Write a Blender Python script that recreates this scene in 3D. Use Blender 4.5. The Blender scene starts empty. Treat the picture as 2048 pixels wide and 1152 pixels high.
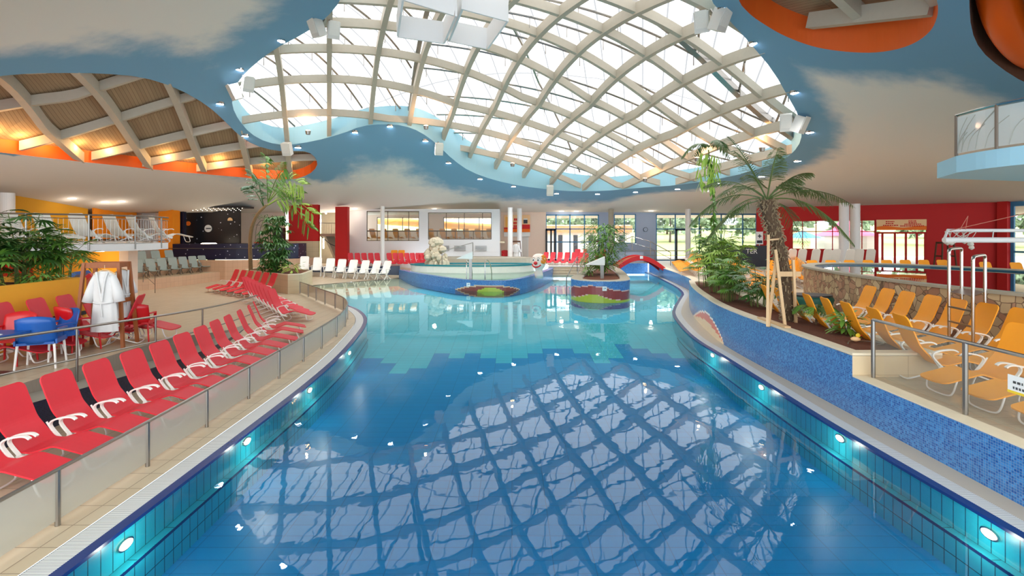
import bpy, bmesh, math, random
from mathutils import Vector, Matrix
from mathutils.geometry import delaunay_2d_cdt
random.seed(7)
R=math.radians; PI=math.pi
sc=bpy.context.scene; COL=sc.collection
F=1024.0; HC=3.2; HY=465.0
# ---------- camera ----------
cam=bpy.data.cameras.new('camera'); co=bpy.data.objects.new('camera',cam); COL.objects.link(co)
co.location=(0,0,HC); co.rotation_euler=(R(90),0,0)
cam.sensor_width=36; cam.lens=18; cam.shift_y=(HY-576)/2048; cam.clip_start=.05; cam.clip_end=600
sc.camera=co
sc.view_settings.view_transform='Standard'; sc.view_settings.look='None'; sc.view_settings.gamma=1
sc.view_settings.use_curve_mapping=False; sc.view_settings.exposure=0.0
# ---------- place finding ----------
def G(px,py,z=0.):
    d=F*(HC-z)/(py-HY); return ((px-F)/F*d,d)
def at(px,py,D): return Vector(((px-F)/F*D,D,HC+(HY-py)/F*D))
def sm(t):
    t=min(1,max(0,t)); return t*t*(3-2*t)
DC=[0.031876,0.006259,-0.009594,0.024565,-0.008288,-0.001009,-0.002054,-0.01507,-0.0047,-0.00821,-0.003315,-0.00439]
def Yc(px,py):
    """distance of the gently curved ceiling seen at a pixel; level ceiling beyond the fitted range"""
    a=(min(2250,max(-200,px))-1024)/1024; q=min(424,max(-100,py)); b=(q-250)/250
    Y=1/(DC[0]+DC[1]*a+DC[2]*b+DC[3]*a*a+DC[4]*a*b+DC[5]*b*b+DC[6]*a**3+DC[7]*a*a*b+DC[8]*a*b*b+DC[9]*b**3+DC[10]*a**4+DC[11]*a*a*b*b)
    return Y*(HY-q)/(HY-py) if q!=py else Y
def zc(x,y):
    y=max(y,.5); px=F+F*x/y
    lo,hi=-100,424
    if y<=Yc(px,lo): return HC+(HY-lo)/F*Yc(px,lo)
    if y>=Yc(px,hi): return HC+(HY-hi)/F*Yc(px,hi)
    for _ in range(26):
        m=(lo+hi)/2
        if Yc(px,m)<y: lo=m
        else: hi=m
    return HC+(HY-lo)/F*y
def C(px,py):
    D=Yc(px,py); return ((px-F)/F*D,D)
def lerp(a,b,t): return a+(b-a)*t
def interp(x,pts):
    if x<=pts[0][0]: return pts[0][1]
    for (a,b),(c,d) in zip(pts,pts[1:]):
        if x<=c: return b+(d-b)*(x-a)/(c-a)
    return pts[-1][1]
# ---------- materials ----------
def lin(c):
    r=[]
    for v in c:
        v=v/255.; r.append(v/12.92 if v<=.04045 else ((v+.055)/1.055)**2.4)
    return (r[0],r[1],r[2],1)
MATS={}
def mat(name,rgb,rough=.5,metal=0.,var=0.,vscale=8.,bump=0.,bscale=60.,emit=None,es=0.,trans=0.,spec=None,coords='Object',stretch=None):
    m=bpy.data.materials.new(name); m.use_nodes=True; nt=m.node_tree; b=nt.nodes['Principled BSDF']
    c=lin(rgb); b.inputs['Base Color'].default_value=c; b.inputs['Roughness'].default_value=rough; b.inputs['Metallic'].default_value=metal
    if spec is not None: b.inputs['Specular IOR Level'].default_value=spec
    tc=nt.nodes.new('ShaderNodeTexCoord'); vec=tc.outputs[coords]
    if stretch:
        mp=nt.nodes.new('ShaderNodeMapping'); mp.inputs['Scale'].default_value=stretch; nt.links.new(vec,mp.inputs[0]); vec=mp.outputs[0]
    if var>0:
        n=nt.nodes.new('ShaderNodeTexNoise'); n.inputs['Scale'].default_value=vscale; n.inputs['Detail'].default_value=4
        nt.links.new(vec,n.inputs['Vector'])
        r=nt.nodes.new('ShaderNodeMix'); r.data_type='RGBA'
        r.inputs[6].default_value=tuple(x*(1-var) for x in c[:3])+(1,); r.inputs[7].default_value=tuple(min(1,x*(1+var)) for x in c[:3])+(1,)
        nt.links.new(n.outputs['Fac'],r.inputs[0]); nt.links.new(r.outputs[2],b.inputs['Base Color'])
    if bump>0:
        n2=nt.nodes.new('ShaderNodeTexNoise'); n2.inputs['Scale'].default_value=bscale; nt.links.new(vec,n2.inputs['Vector'])
        bp=nt.nodes.new('ShaderNodeBump'); bp.inputs['Strength'].default_value=bump; bp.inputs['Distance'].default_value=.01
        nt.links.new(n2.outputs['Fac'],bp.inputs['Height']); nt.links.new(bp.outputs[0],b.inputs['Normal'])
    if emit is not None:
        b.inputs['Emission Color'].default_value=lin(emit); b.inputs['Emission Strength'].default_value=es
    MATS[name]=m; return m
def tile(name,c1,c2,mortar,w,h,gap=.004,rough=.3,coords='Object',off=0.,attr=None,bias=0.,spec=None,noise=0.,rot=0.):
    m=bpy.data.materials.new(name); m.use_nodes=True; nt=m.node_tree; b=nt.nodes['Principled BSDF']
    b.inputs['Roughness'].default_value=rough
    if spec is not None: b.inputs['Specular IOR Level'].default_value=spec
    tc=nt.nodes.new('ShaderNodeTexCoord'); vec=tc.outputs[coords]
    if rot:
        mp=nt.nodes.new('ShaderNodeMapping'); mp.inputs['Rotation'].default_value=(0,0,rot); nt.links.new(vec,mp.inputs[0]); vec=mp.outputs[0]
    br=nt.nodes.new('ShaderNodeTexBrick'); br.offset=off; br.squash=1
    br.inputs['Scale'].default_value=1; br.inputs['Brick Width'].default_value=w; br.inputs['Row Height'].default_value=h
    br.inputs['Mortar Size'].default_value=gap; br.inputs['Mortar Smooth'].default_value=.1; br.inputs['Bias'].default_value=bias
    br.inputs['Color1'].default_value=lin(c1); br.inputs['Color2'].default_value=lin(c2); br.inputs['Mortar'].default_value=lin(mortar)
    nt.links.new(vec,br.inputs['Vector']); out=br.outputs['Color']
    if noise>0:
        n=nt.nodes.new('ShaderNodeTexNoise'); n.inputs['Scale'].default_value=1.3; n.inputs['Detail'].default_value=5; nt.links.new(vec,n.inputs['Vector'])
        r=nt.nodes.new('ShaderNodeMapRange'); r.inputs[3].default_value=1-noise; r.inputs[4].default_value=1+noise; nt.links.new(n.outputs['Fac'],r.inputs[0])
        x=nt.nodes.new('ShaderNodeMix'); x.data_type='RGBA'; x.blend_type='MULTIPLY'; x.inputs[0].default_value=1
        nt.links.new(out,x.inputs[6]); nt.links.new(r.outputs[0],x.inputs[7]); out=x.outputs[2]
    if attr:
        a=nt.nodes.new('ShaderNodeAttribute'); a.attribute_name=attr
        x=nt.nodes.new('ShaderNodeMix'); x.data_type='RGBA'; x.inputs[0].default_value=1
        if attr=='Col' and name=='mosaic_blue': nt.links.new(a.outputs['Alpha'],x.inputs[0])
        else: x.blend_type='MULTIPLY'
        nt.links.new(out,x.inputs[6]); nt.links.new(a.outputs['Color'],x.inputs[7]); out=x.outputs[2]
    nt.links.new(out,b.inputs['Base Color'])
    bp=nt.nodes.new('ShaderNodeBump'); bp.inputs['Strength'].default_value=.3; bp.inputs['Distance'].default_value=.003; bp.invert=True
    nt.links.new(br.outputs['Fac'],bp.inputs['Height']); nt.links.new(bp.outputs[0],b.inputs['Normal'])
    MATS[name]=m; return m
def glassy(name,rgb,transp,rough=.05,transl=0.,frost=None):
    """thin sheet: transparent + (translucent/diffuse) + gloss"""
    m=bpy.data.materials.new(name); m.use_nodes=True; nt=m.node_tree; nt.nodes.clear()
    o=nt.nodes.new('ShaderNodeOutputMaterial'); t=nt.nodes.new('ShaderNodeBsdfTransparent'); t.inputs[0].default_value=(.95,.97,.97,1)
    d=nt.nodes.new('ShaderNodeBsdfDiffuse'); d.inputs[0].default_value=lin(rgb)
    tl=nt.nodes.new('ShaderNodeBsdfTranslucent'); tl.inputs[0].default_value=lin(rgb)
    mx=nt.nodes.new('ShaderNodeMixShader'); mx.inputs[0].default_value=transl; nt.links.new(d.outputs[0],mx.inputs[1]); nt.links.new(tl.outputs[0],mx.inputs[2])
    m2=nt.nodes.new('ShaderNodeMixShader'); m2.inputs[0].default_value=transp; nt.links.new(mx.outputs[0],m2.inputs[1]); nt.links.new(t.outputs[0],m2.inputs[2])
    g=nt.nodes.new('ShaderNodeBsdfGlossy'); g.inputs['Roughness'].default_value=rough; f=nt.nodes.new('ShaderNodeFresnel'); f.inputs[0].default_value=1.35
    m3=nt.nodes.new('ShaderNodeMixShader'); nt.links.new(f.outputs[0],m3.inputs[0]); nt.links.new(m2.outputs[0],m3.inputs[1]); nt.links.new(g.outputs[0],m3.inputs[2])
    nt.links.new(m3.outputs[0],o.inputs[0]); MATS[name]=m; return m
def water(name,tint,wave=.12,ws=1.6,ior=1.36):
    m=bpy.data.materials.new(name); m.use_nodes=True; nt=m.node_tree; nt.nodes.clear()
    o=nt.nodes.new('ShaderNodeOutputMaterial'); t=nt.nodes.new('ShaderNodeBsdfTransparent'); t.inputs[0].default_value=tint
    g=nt.nodes.new('ShaderNodeBsdfGlossy'); g.inputs['Roughness'].default_value=.015
    f=nt.nodes.new('ShaderNodeFresnel'); f.inputs[0].default_value=ior
    tc=nt.nodes.new('ShaderNodeTexCoord'); mp=nt.nodes.new('ShaderNodeMapping'); mp.inputs['Scale'].default_value=(1,.7,1); nt.links.new(tc.outputs['Object'],mp.inputs[0])
    n=nt.nodes.new('ShaderNodeTexNoise'); n.inputs['Scale'].default_value=ws; n.inputs['Detail'].default_value=3; nt.links.new(mp.outputs[0],n.inputs['Vector'])
    bp=nt.nodes.new('ShaderNodeBump'); bp.inputs['Strength'].default_value=wave; bp.inputs['Distance'].default_value=.04
    nt.links.new(n.outputs['Fac'],bp.inputs['Height']); nt.links.new(bp.outputs[0],g.inputs['Normal']); nt.links.new(bp.outputs[0],f.inputs['Normal'])
    m3=nt.nodes.new('ShaderNodeMixShader'); nt.links.new(f.outputs[0],m3.inputs[0]); nt.links.new(t.outputs[0],m3.inputs[1]); nt.links.new(g.outputs[0],m3.inputs[2])
    nt.links.new(m3.outputs[0],o.inputs[0]); MATS[name]=m; return m
def emis(name,rgb,s):
    m=bpy.data.materials.new(name); m.use_nodes=True; nt=m.node_tree; nt.nodes.clear()
    o=nt.nodes.new('ShaderNodeOutputMaterial'); e=nt.nodes.new('ShaderNodeEmission'); e.inputs[0].default_value=lin(rgb); e.inputs[1].default_value=s
    nt.links.new(e.outputs[0],o.inputs[0]); MATS[name]=m; return m
mat('red_sling',(213,38,52),.55,var=.07,vscale=3,bump=.25,bscale=5)
mat('yellow_sling',(244,158,22),.6,var=.05,vscale=3,bump=.2,bscale=5)
mat('grey_sling',(150,165,160),.7,var=.05); mat('white_plastic',(238,236,228),.35,var=.03)
mat('plank_dark',(150,122,92),.8); mat('mesh_sling',(226,220,208),.8,var=.1,vscale=60)
mat('white_metal',(232,228,222),.3); mat('chrome',(190,185,178),.18,1.); mat('steel',(150,145,138),.28,.9)
mat('dark_steel',(70,75,78),.35,.7); mat('stone_coping',(226,212,184),.5,var=.08,vscale=5)
mat('soil',(105,58,36),.95,var=.45,vscale=25,bump=1.,bscale=40)
mat('ceiling_white',(205,200,190),.9); mat('white_wall',(225,224,222),.8); mat('blue_grey_wall',(168,182,205),.8)
mat('cream_wall',(240,215,195),.8,var=.03); mat('yellow_wall',(238,166,40),.75,var=.04,vscale=2); mat('gold_wall',(216,152,20),.8); mat('red_wall',(190,20,16),.7,var=.04,vscale=2)
mat('orange_paint',(232,98,22),.6); mat('orange_wall',(240,140,10),.8); mat('pale_blue',(160,205,220),.8); mat('deep_blue_paint',(20,28,50),.5)
mat('concrete',(170,160,140),.85,var=.08,vscale=4); mat('navy_tile',(14,48,112),.25,var=.1,vscale=20)
mat('red_paint',(215,28,35),.4); mat('navy_speckle',(20,22,46),.4); mat('wood_brown',(150,82,34),.5,var=.25,vscale=6,stretch=(4,4,.6))
mat('wood_pale',(214,178,132),.55,var=.12,vscale=8,stretch=(5,5,.7)); mat('glulam',(184,174,156),.6,var=.06,vscale=6)
mat('robe_cloth',(218,216,212),.9,var=.03,bump=.3,bscale=12); mat('blue_plastic',(22,84,160),.35); mat('red_plastic',(200,20,28),.3)
mat('leaf_dark',(60,104,40),.45,var=.4,vscale=3); mat('leaf_mid',(104,150,56),.45,var=.4,vscale=3); mat('leaf_light',(166,196,80),.5,var=.35,vscale=3)
mat('palm_leaf',(84,104,52),.5,var=.45,vscale=2); mat('trunk',(88,68,48),.9,var=.5,vscale=14,bump=1,bscale=30); mat('fibre',(146,126,96),.9,var=.4,vscale=20)
mat('stem_green',(96,110,50),.6); mat('bark_pale',(150,128,92),.9,var=.3,vscale=10)
mat('speaker_white',(215,210,200),.5); mat('black_plastic',(22,22,24),.4); mat('dark_panel',(40,42,52),.5)
mat('blue_frame',(60,130,175),.5); mat('dark_frame',(40,44,52),.5); mat('bronze_frame',(110,95,80),.5)
mat('rock',(206,192,165),.9,var=.35,vscale=5,bump=1,bscale=10); mat('skin_white',(242,226,212),.5,var=.04); mat('hair_orange',(240,150,40),.6,var=.15)
mat('grass',(176,186,118),.95,var=.25,vscale=.08); mat('sand_field',(220,205,160),.95,var=.1,vscale=.1); mat('tree_leaf',(146,166,132),.9,var=.4,vscale=.8); mat('tent_pink',(235,90,130),.7); mat('tent_blue',(80,170,205),.7)
mat('grey_boards',(150,142,128),.75,var=.12,vscale=3,stretch=(2,14,2)); mat('paving',(214,200,170),.8,var=.06,vscale=1)
mat('teal_lip',(30,130,140),.3); mat('slide_yellow',(245,180,70),.4); mat('orange_tube',(236,92,10),.35); mat('dark_wood',(92,58,38),.8,var=.2)
mat('poster_cream',(250,205,150),.7); mat('poster_orange',(250,120,20),.7); mat('poster_red',(215,30,30),.7); mat('paper',(240,240,235),.7); mat('yellow_paint',(240,205,50),.6)
mat('netting',(205,195,180),.9,var=.2,vscale=30); mat('rope',(200,120,100),.9); mat('building_white',(235,232,225),.9); mat('building_orange',(215,140,95),.9)
mat('curtain',(226,220,212),.9); mat('towel_blue',(40,110,150),.9); mat('green_plastic',(30,95,80),.5)
tile('floor_tiles',(196,178,148),(202,185,156),(150,132,108),.4,.4,.006,.35,noise=.05)
tile('deck_tiles',(184,171,146),(190,177,152),(150,136,114),.5,.25,.004,.4,noise=.05)
tile('pink_tiles',(205,170,140),(210,176,146),(172,136,110),.3,.3,.004,.4,coords='UV',noise=.04)
tile('stone_tiles',(205,182,146),(210,188,152),(165,145,115),.6,.35,.004,.4,coords='UV',noise=.06)
tile('mosaic_blue',(26,84,158),(66,140,206),(120,150,180),.033,.033,.0022,.22,coords='UV',attr='Col',noise=.12)
tile('mosaic_navy',(16,30,60),(30,48,84),(50,60,80),.03,.03,.002,.3,coords='UV')
tile('teal_wall',(44,190,208),(50,196,214),(12,70,90),.16,.62,.006,.3,coords='UV')
tile('pool_floor',(255,255,255),(248,248,248),(196,208,214),.5,.25,.006,.4,attr='Col')
tile('wood_planks',(152,126,96),(164,138,106),(108,84,60),.13,6.,.006,.8,coords='UV',off=.5)
tile('mosaic_grey',(150,150,140),(190,188,176),(140,138,130),.03,.03,.002,.4,coords='UV')
glassy('frosted_glass',(190,189,175),.22,.2,.35); glassy('frost_far',(190,215,212),.55,.15,.4); glassy('clear_glass',(176,178,160),.80,.02,.2); glassy('window_glass',(225,235,240),.93,.02,.1)
glassy('etched_glass',(238,244,240),.45,.05,.4)
water('pool_water_mat',(.86,.98,1.,1),.075,1.6,1.36); water('whirl_water',(.6,.85,.85,1),.03,1.0,1.36)
emis('lamp_white',(225,232,255),60.); emis('lamp_warm',(255,190,120),40.); emis('pool_lamp',(255,236,205),5.); emis('lamp_tube',(255,235,205),10.)
emis('panel_light',(255,240,225),4.); emis('star_light',(255,245,225),5.); emis('window_day',(225,232,245),1.2)
# glossy black with stars
def star_mat(name,base,scale,thr):
    m=mat(name,base,.35); nt=m.node_tree; b=nt.nodes['Principled BSDF']
    tc=nt.nodes.new('ShaderNodeTexCoord'); v=nt.nodes.new('ShaderNodeTexVoronoi'); v.inputs['Scale'].default_value=scale; nt.links.new(tc.outputs['Object'],v.inputs['Vector'])
    l=nt.nodes.new('ShaderNodeMath'); l.operation='LESS_THAN'; l.inputs[1].default_value=thr; nt.links.new(v.outputs['Distance'],l.inputs[0])
    x=nt.nodes.new('ShaderNodeMix'); x.data_type='RGBA'; x.inputs[6].default_value=lin(base); x.inputs[7].default_value=lin((200,200,215)); nt.links.new(l.outputs[0],x.inputs[0]); nt.links.new(x.outputs[2],b.inputs['Base Color'])
star_mat('star_wall',(8,9,18),3.2,.13); star_mat('navy_stars',(24,26,58),3.5,.13)
def crazy_stone():
    m=mat('crazy_stone',(190,160,130),.6); nt=m.node_tree; b=nt.nodes['Principled BSDF']
    tc=nt.nodes.new('ShaderNodeTexCoord')
    v=nt.nodes.new('ShaderNodeTexVoronoi'); v.feature='DISTANCE_TO_EDGE'; v.inputs['Scale'].default_value=4.6; nt.links.new(tc.outputs['UV'],v.inputs['Vector'])
    v2=nt.nodes.new('ShaderNodeTexVoronoi'); v2.inputs['Scale'].default_value=4.6; nt.links.new(tc.outputs['UV'],v2.inputs['Vector'])
    s=nt.nodes.new('ShaderNodeSeparateColor'); nt.links.new(v2.outputs['Color'],s.inputs[0])
    cr=nt.nodes.new('ShaderNodeValToRGB'); e=cr.color_ramp.elements; e[0].color=lin((150,104,78)); e[1].color=lin((214,190,150))
    for p,c in ((.3,(186,140,110)),(.5,(170,142,108)),(.75,(196,168,128))): q=e.new(p); q.color=lin(c)
    nt.links.new(s.outputs[0],cr.inputs[0])
    l=nt.nodes.new('ShaderNodeMath'); l.operation='LESS_THAN'; l.inputs[1].default_value=.035; nt.links.new(v.outputs['Distance'],l.inputs[0])
    x=nt.nodes.new('ShaderNodeMix'); x.data_type='RGBA'; x.inputs[7].default_value=lin((120,92,70)); nt.links.new(l.outputs[0],x.inputs[0]); nt.links.new(cr.outputs[0],x.inputs[6]); nt.links.new(x.outputs[2],b.inputs['Base Color'])
crazy_stone()
# ---------- mesh builder ----------
class MB:
    def __init__(s): s.v=[]; s.f=[]; s.uv={}; s.fc={}; s.smooth=False
    def quad(s,a,b,c,d,uv=None,col=None):
        n=len(s.v); s.v+=[tuple(a),tuple(b),tuple(c),tuple(d)]; s.f.append((n,n+1,n+2,n+3))
        if uv: s.uv[len(s.f)-1]=uv
        if col: s.fc[len(s.f)-1]=col
    def poly(s,pts):
        n=len(s.v); s.v+=[tuple(p) for p in pts]; s.f.append(tuple(range(n,n+len(pts))))
    def box(s,c,d,rz=0,M=None):
        n=len(s.v); hx,hy,hz=d[0]/2,d[1]/2,d[2]/2; cs,sn=math.cos(rz),math.sin(rz)
        for x,y,z in ((-1,-1,-1),(1,-1,-1),(1,1,-1),(-1,1,-1),(-1,-1,1),(1,-1,1),(1,1,1),(-1,1,1)):
            p=Vector((x*hx,y*hy,z*hz)); p=Vector((p.x*cs-p.y*sn,p.x*sn+p.y*cs,p.z))
            if M: p=M@p
            s.v.append((p.x+c[0],p.y+c[1],p.z+c[2]))
        s.f+=[tuple(n+i for i in q) for q in ((3,2,1,0),(4,5,6,7),(0,1,5,4),(1,2,6,5),(2,3,7,6),(3,0,4,7))]
    def bar(s,a,b,w,h,up=(0,0,1)):
        a=Vector(a);b=Vector(b); d=(b-a); L=d.length
        if L<1e-6: return
        d/=L; u=Vector(up); 
        if abs(d.dot(u))>.99: u=Vector((1,0,0))
        x=d.cross(u).normalized(); y=x.cross(d).normalized(); n=len(s.v)
        for p in (a,b):
            for i,j in ((-1,-1),(1,-1),(1,1),(-1,1)): s.v.append(tuple(p+x*(i*w/2)+y*(j*h/2)))
        s.f+=[tuple(n+i for i in q) for q in ((3,2,1,0),(4,5,6,7),(0,1,5,4),(1,2,6,5),(2,3,7,6),(3,0,4,7))]
    def tube(s,pts,r,n=8,cap=True):
        pts=[Vector(p) for p in pts]; rs=list(r) if isinstance(r,(list,tuple)) else [r]*len(pts); m_=len(pts)-1
        if len(rs)!=len(pts): rs=[rs[int(round(i*(len(rs)-1)/m_))] for i in range(m_+1)]
        base=len(s.v); prev=None
        for i,p in enumerate(pts):
            t=(pts[min(i+1,len(pts)-1)]-pts[max(i-1,0)])
            t=t.normalized() if t.length>1e-9 else Vector((0,0,1))
            if prev is None:
                u=Vector((0,0,1)) if abs(t.z)<.9 else Vector((1,0,0)); x=t.cross(u).normalized()
            else:
                x=(prev-t*prev.dot(t)); x=x.normalized() if x.length>1e-6 else t.orthogonal().normalized()
            prev=x; y=t.cross(x)
            for k in range(n):
                a=2*PI*k/n; s.v.append(tuple(p+(x*math.cos(a)+y*math.sin(a))*rs[i]))
        for i in range(len(pts)-1):
            for k in range(n):
                a=base+i*n+k; b=base+i*n+(k+1)%n; s.f.append((a,b,b+n,a+n))
        if cap:
            s.f.append(tuple(base+k for k in range(n-1,-1,-1))); e=base+(len(pts)-1)*n; s.f.append(tuple(e+k for k in range(n)))
    def lathe(s,prof,c=(0,0,0),n=20,sx=1,sy=1):
        b=len(s.v)
        for r,z in prof:
            for k in range(n):
                a=2*PI*k/n; s.v.append((c[0]+r*math.cos(a)*sx,c[1]+r*math.sin(a)*sy,c[2]+z))
        for i in range(len(prof)-1):
            for k in range(n):
                a=b+i*n+k; d=b+i*n+(k+1)%n; s.f.append((a,d,d+n,a+n))
        s.f.append(tuple(b+k for k in range(n-1,-1,-1))); e=b+(len(prof)-1)*n; s.f.append(tuple(e+k for k in range(n)))
    def prism(s,pts,z0,z1):
        n=len(s.v);k=len(pts)
        s.v+=[(p[0],p[1],z0) for p in pts]+[(p[0],p[1],z1) for p in pts]
        s.f.append(tuple(n+i for i in range(k-1,-1,-1))); s.f.append(tuple(n+k+i for i in range(k)))
        for i in range(k):
            j=(i+1)%k; s.f.append((n+i,n+j,n+k+j,n+k+i))
    def wall(s,pts,z0,z1,cell=None,colf=None,closed=False):
        """vertical strip along pts, UV in metres"""
        P=list(pts)+([pts[0]] if closed else []); u=0
        fz0=z0 if callable(z0) else (lambda x,y:z0); fz1=z1 if callable(z1) else (lambda x,y:z1)
        for a,b in zip(P,P[1:]):
            L=math.hypot(b[0]-a[0],b[1]-a[1]); nx=max(1,int(L/cell)) if cell else 1
            for i in range(nx):
                t0,t1=i/nx,(i+1)/nx; p=(lerp(a[0],b[0],t0),lerp(a[1],b[1],t0)); q=(lerp(a[0],b[0],t1),lerp(a[1],b[1],t1))
                pz0,pz1,qz0,qz1=fz0(*p),fz1(*p),fz0(*q),fz1(*q); nz=max(1,int((pz1-pz0)/cell)) if cell else 1
                for j in range(nz):
                    s0,s1=j/nz,(j+1)/nz; z=[lerp(pz0,pz1,s0),lerp(qz0,qz1,s0),lerp(qz0,qz1,s1),lerp(pz0,pz1,s1)]
                    cc=colf(u+L*(t0+t1)/2,(z[0]+z[2])/2) if colf else None
                    s.quad((*p,z[0]),(*q,z[1]),(*q,z[2]),(*p,z[3]),uv=((u+L*t0,z[0]),(u+L*t1,z[1]),(u+L*t1,z[2]),(u+L*t0,z[3])),col=cc)
            u+=L
    def build(s,name,m,parent=None,smooth=False,loc=None):
        me=bpy.data.meshes.new(name); me.from_pydata(s.v,[],s.f); me.update()
        if isinstance(m,str): m=MATS[m]
        me.materials.append(m)
        if s.uv:
            ul=me.uv_layers.new(name='UVMap')
            for p in me.polygons:
                if p.index in s.uv:
                    for li,c in zip(p.loop_indices,s.uv[p.index]): ul.data[li].uv=c
        if s.fc or m.name.startswith(('mosaic_blue','pool_floor')):
            ca=me.color_attributes.new('Col','FLOAT_COLOR','CORNER')
            for p in me.polygons:
                c=s.fc.get(p.index,(1,1,1,0)); c=(1,1,1,0) if tuple(c)==(1,1,1,1) else c
                for li in p.loop_indices: ca.data[li].color=c
        if smooth: me.polygons.foreach_set('use_smooth',[True]*len(me.polygons))
        o=bpy.data.objects.new(name,me); COL.objects.link(o)
        if parent: o.parent=parent
        if loc: o.location=loc
        return o
def bx(name,m,c,d,rz=0,parent=None):
    b=MB(); b.box(c,d,rz); return b.build(name,m,parent)
def tag(o,label,cat,group=None):
    o['label']=label; o['category']=cat
    if group: o['group']=group
    return o
def struct(o): o['kind']='structure'; return o
def thing(name,label,cat,loc=(0,0,0),rz=0,group=None):
    o=bpy.data.objects.new(name,None); COL.objects.link(o); o.location=loc; o.rotation_euler=(0,0,rz); o.empty_display_size=.1
    return tag(o,label,cat,group)
KIDS={}
def kids(o):
    return [c for c in COL.objects if c.parent==o]
def dup(root,loc,rz,label,group=None,scale=1.,cat=None):
    if root.name not in KIDS: KIDS[root.name]=[(c,kids(c)) for c in kids(root)]
    r=root.copy(); COL.objects.link(r); r.location=loc; r.rotation_euler=(0,0,rz); r.scale=(scale,)*3; r['label']=label
    if cat: r['category']=cat
    if group: r['group']=group
    for c,gs in KIDS[root.name]:
        n=c.copy(); COL.objects.link(n); n.parent=r
        for g in gs:
            h=g.copy(); COL.objects.link(h); h.parent=n
    return r
ORD=['first','second','third','fourth','fifth','sixth','seventh','eighth','ninth','tenth','eleventh','twelfth','thirteenth','fourteenth','fifteenth','sixteenth','seventeenth','eighteenth','nineteenth','twentieth','twenty-first','twenty-second','twenty-third','twenty-fourth','twenty-fifth','twenty-sixth']
def inside(x,y,P):
    r=False; j=len(P)-1
    for i in range(len(P)):
        xi,yi=P[i][:2]; xj,yj=P[j][:2]
        if (yi>y)!=(yj>y) and x<(xj-xi)*(y-yi)/(yj-yi)+xi: r=not r
        j=i
    return r
def dist(x,y,P):
    d=1e9
    for i in range(len(P)):
        ax,ay=P[i-1][:2]; bx_,by=P[i][:2]; dx,dy=bx_-ax,by-ay; L=dx*dx+dy*dy
        t=max(0,min(1,((x-ax)*dx+(y-ay)*dy)/L)) if L>0 else 0
        d=min(d,math.hypot(x-ax-t*dx,y-ay-t*dy))
    return d
def smoothpoly(P,n=2):
    """Chaikin, closed"""
    for _ in range(n):
        Q=[]
        for i in range(len(P)):
            a,b=P[i],P[(i+1)%len(P)]
            Q+= [(a[0]*.75+b[0]*.25,a[1]*.75+b[1]*.25),(a[0]*.25+b[0]*.75,a[1]*.25+b[1]*.75)]
        P=Q
    return P
def smoothline(P,n=2):
    for _ in range(n):
        Q=[P[0]]
        for a,b in zip(P,P[1:]):
            Q+=[tuple(x*.75+y*.25 for x,y in zip(a,b)),tuple(x*.25+y*.75 for x,y in zip(a,b))]
        Q.append(P[-1]); P=Q
    return P
def offset(P,d,closed=False):
    """offset open/closed 2D line to its left by d"""
    n=len(P);Q=[]
    for i in range(n):
        a=P[(i-1)%n] if (closed or i>0) else P[i]; b=P[(i+1)%n] if (closed or i<n-1) else P[i]
        dx,dy=b[0]-a[0],b[1]-a[1]; L=math.hypot(dx,dy) or 1
        Q.append((P[i][0]-dy/L*d,P[i][1]+dx/L*d))
    return Q
def surf(name,m,outer,holes=(),zf=0.,step=None,parent=None,attr=None,colf=None,smooth=False,bbox=None):
    """triangulated region with holes, height function"""
    vs=[];ed=[]
    for P in [outer]+list(holes):
        b=len(vs); vs+=[Vector(p[:2]) for p in P]; ed+=[(b+i,b+(i+1)%len(P)) for i in range(len(P))]
    if step:
        x0=min(p[0] for p in outer);x1=max(p[0] for p in outer);y0=min(p[1] for p in outer);y1=max(p[1] for p in outer)
        x=x0+step*.5
        while x<x1:
            y=y0+step*.5
            while y<y1:
                if inside(x,y,outer) and dist(x,y,outer)>step*.3 and all(not inside(x,y,h) and dist(x,y,h)>step*.3 for h in holes): vs.append(Vector((x,y)))
                y+=step
            x+=step
    V,E,T,_,_,_=delaunay_2d_cdt(vs,ed,[],0,1e-5)
    f=zf if callable(zf) else (lambda x,y:zf)
    b=MB(); b.v=[(v.x,v.y,f(v.x,v.y)) for v in V]
    for t in T:
        cx=sum(V[i].x for i in t)/len(t); cy=sum(V[i].y for i in t)/len(t)
        if inside(cx,cy,outer) and not any(inside(cx,cy,h) for h in holes):
            b.f.append(tuple(t))
            if colf: b.fc[len(b.f)-1]=colf(cx,cy)
    o=b.build(name,m,parent,smooth)
    # make normals face up
    me=o.data
    if sum(p.normal.z for p in me.polygons)<0: me.flip_normals()
    if attr:
        a=me.attributes.new('dist','FLOAT','POINT')
        for i,v in enumerate(me.vertices): a.data[i].value=attr(v.co.x,v.co.y)
    return o
# ================= POOL =================
LE=[(-4.19,-1.5),(-4.19,4.8),(-4.2,7),(-4.22,9),(-4.25,10.7),(-4.38,13),(-4.62,15),(-5.0,17.6),(-5.42,19.2),(-5.96,20.5),(-6.6,21.7),(-7.2,22.5)]
RE=[(5.35,-1.5),(5.35,5.4),(5.3,7),(5.27,8.6),(5.33,10.6),(5.42,13.4),(5.42,15.2),(5.65,17),(6.2,19.9),(6.86,21.8),(8.0,24.6),(9.2,27.5),(10.0,33),(10.75,41.5)]
LEs=smoothline(LE,2); REs=smoothline(RE,2)
BEACH=[(-8.3,23.35),(-9.2,24.65),(-10.1,25.9),(-11.2,27.4),(-12.1,29.2),(-12.2,30.8),(-11.6,31.8),(-7.8,36.4),(-8,38.2),(2.9,38.2),(3,37.5),(6.95,37.5),(7.1,41.5)]
POOL=LEs+BEACH+REs[::-1]
ZW=-.03
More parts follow.
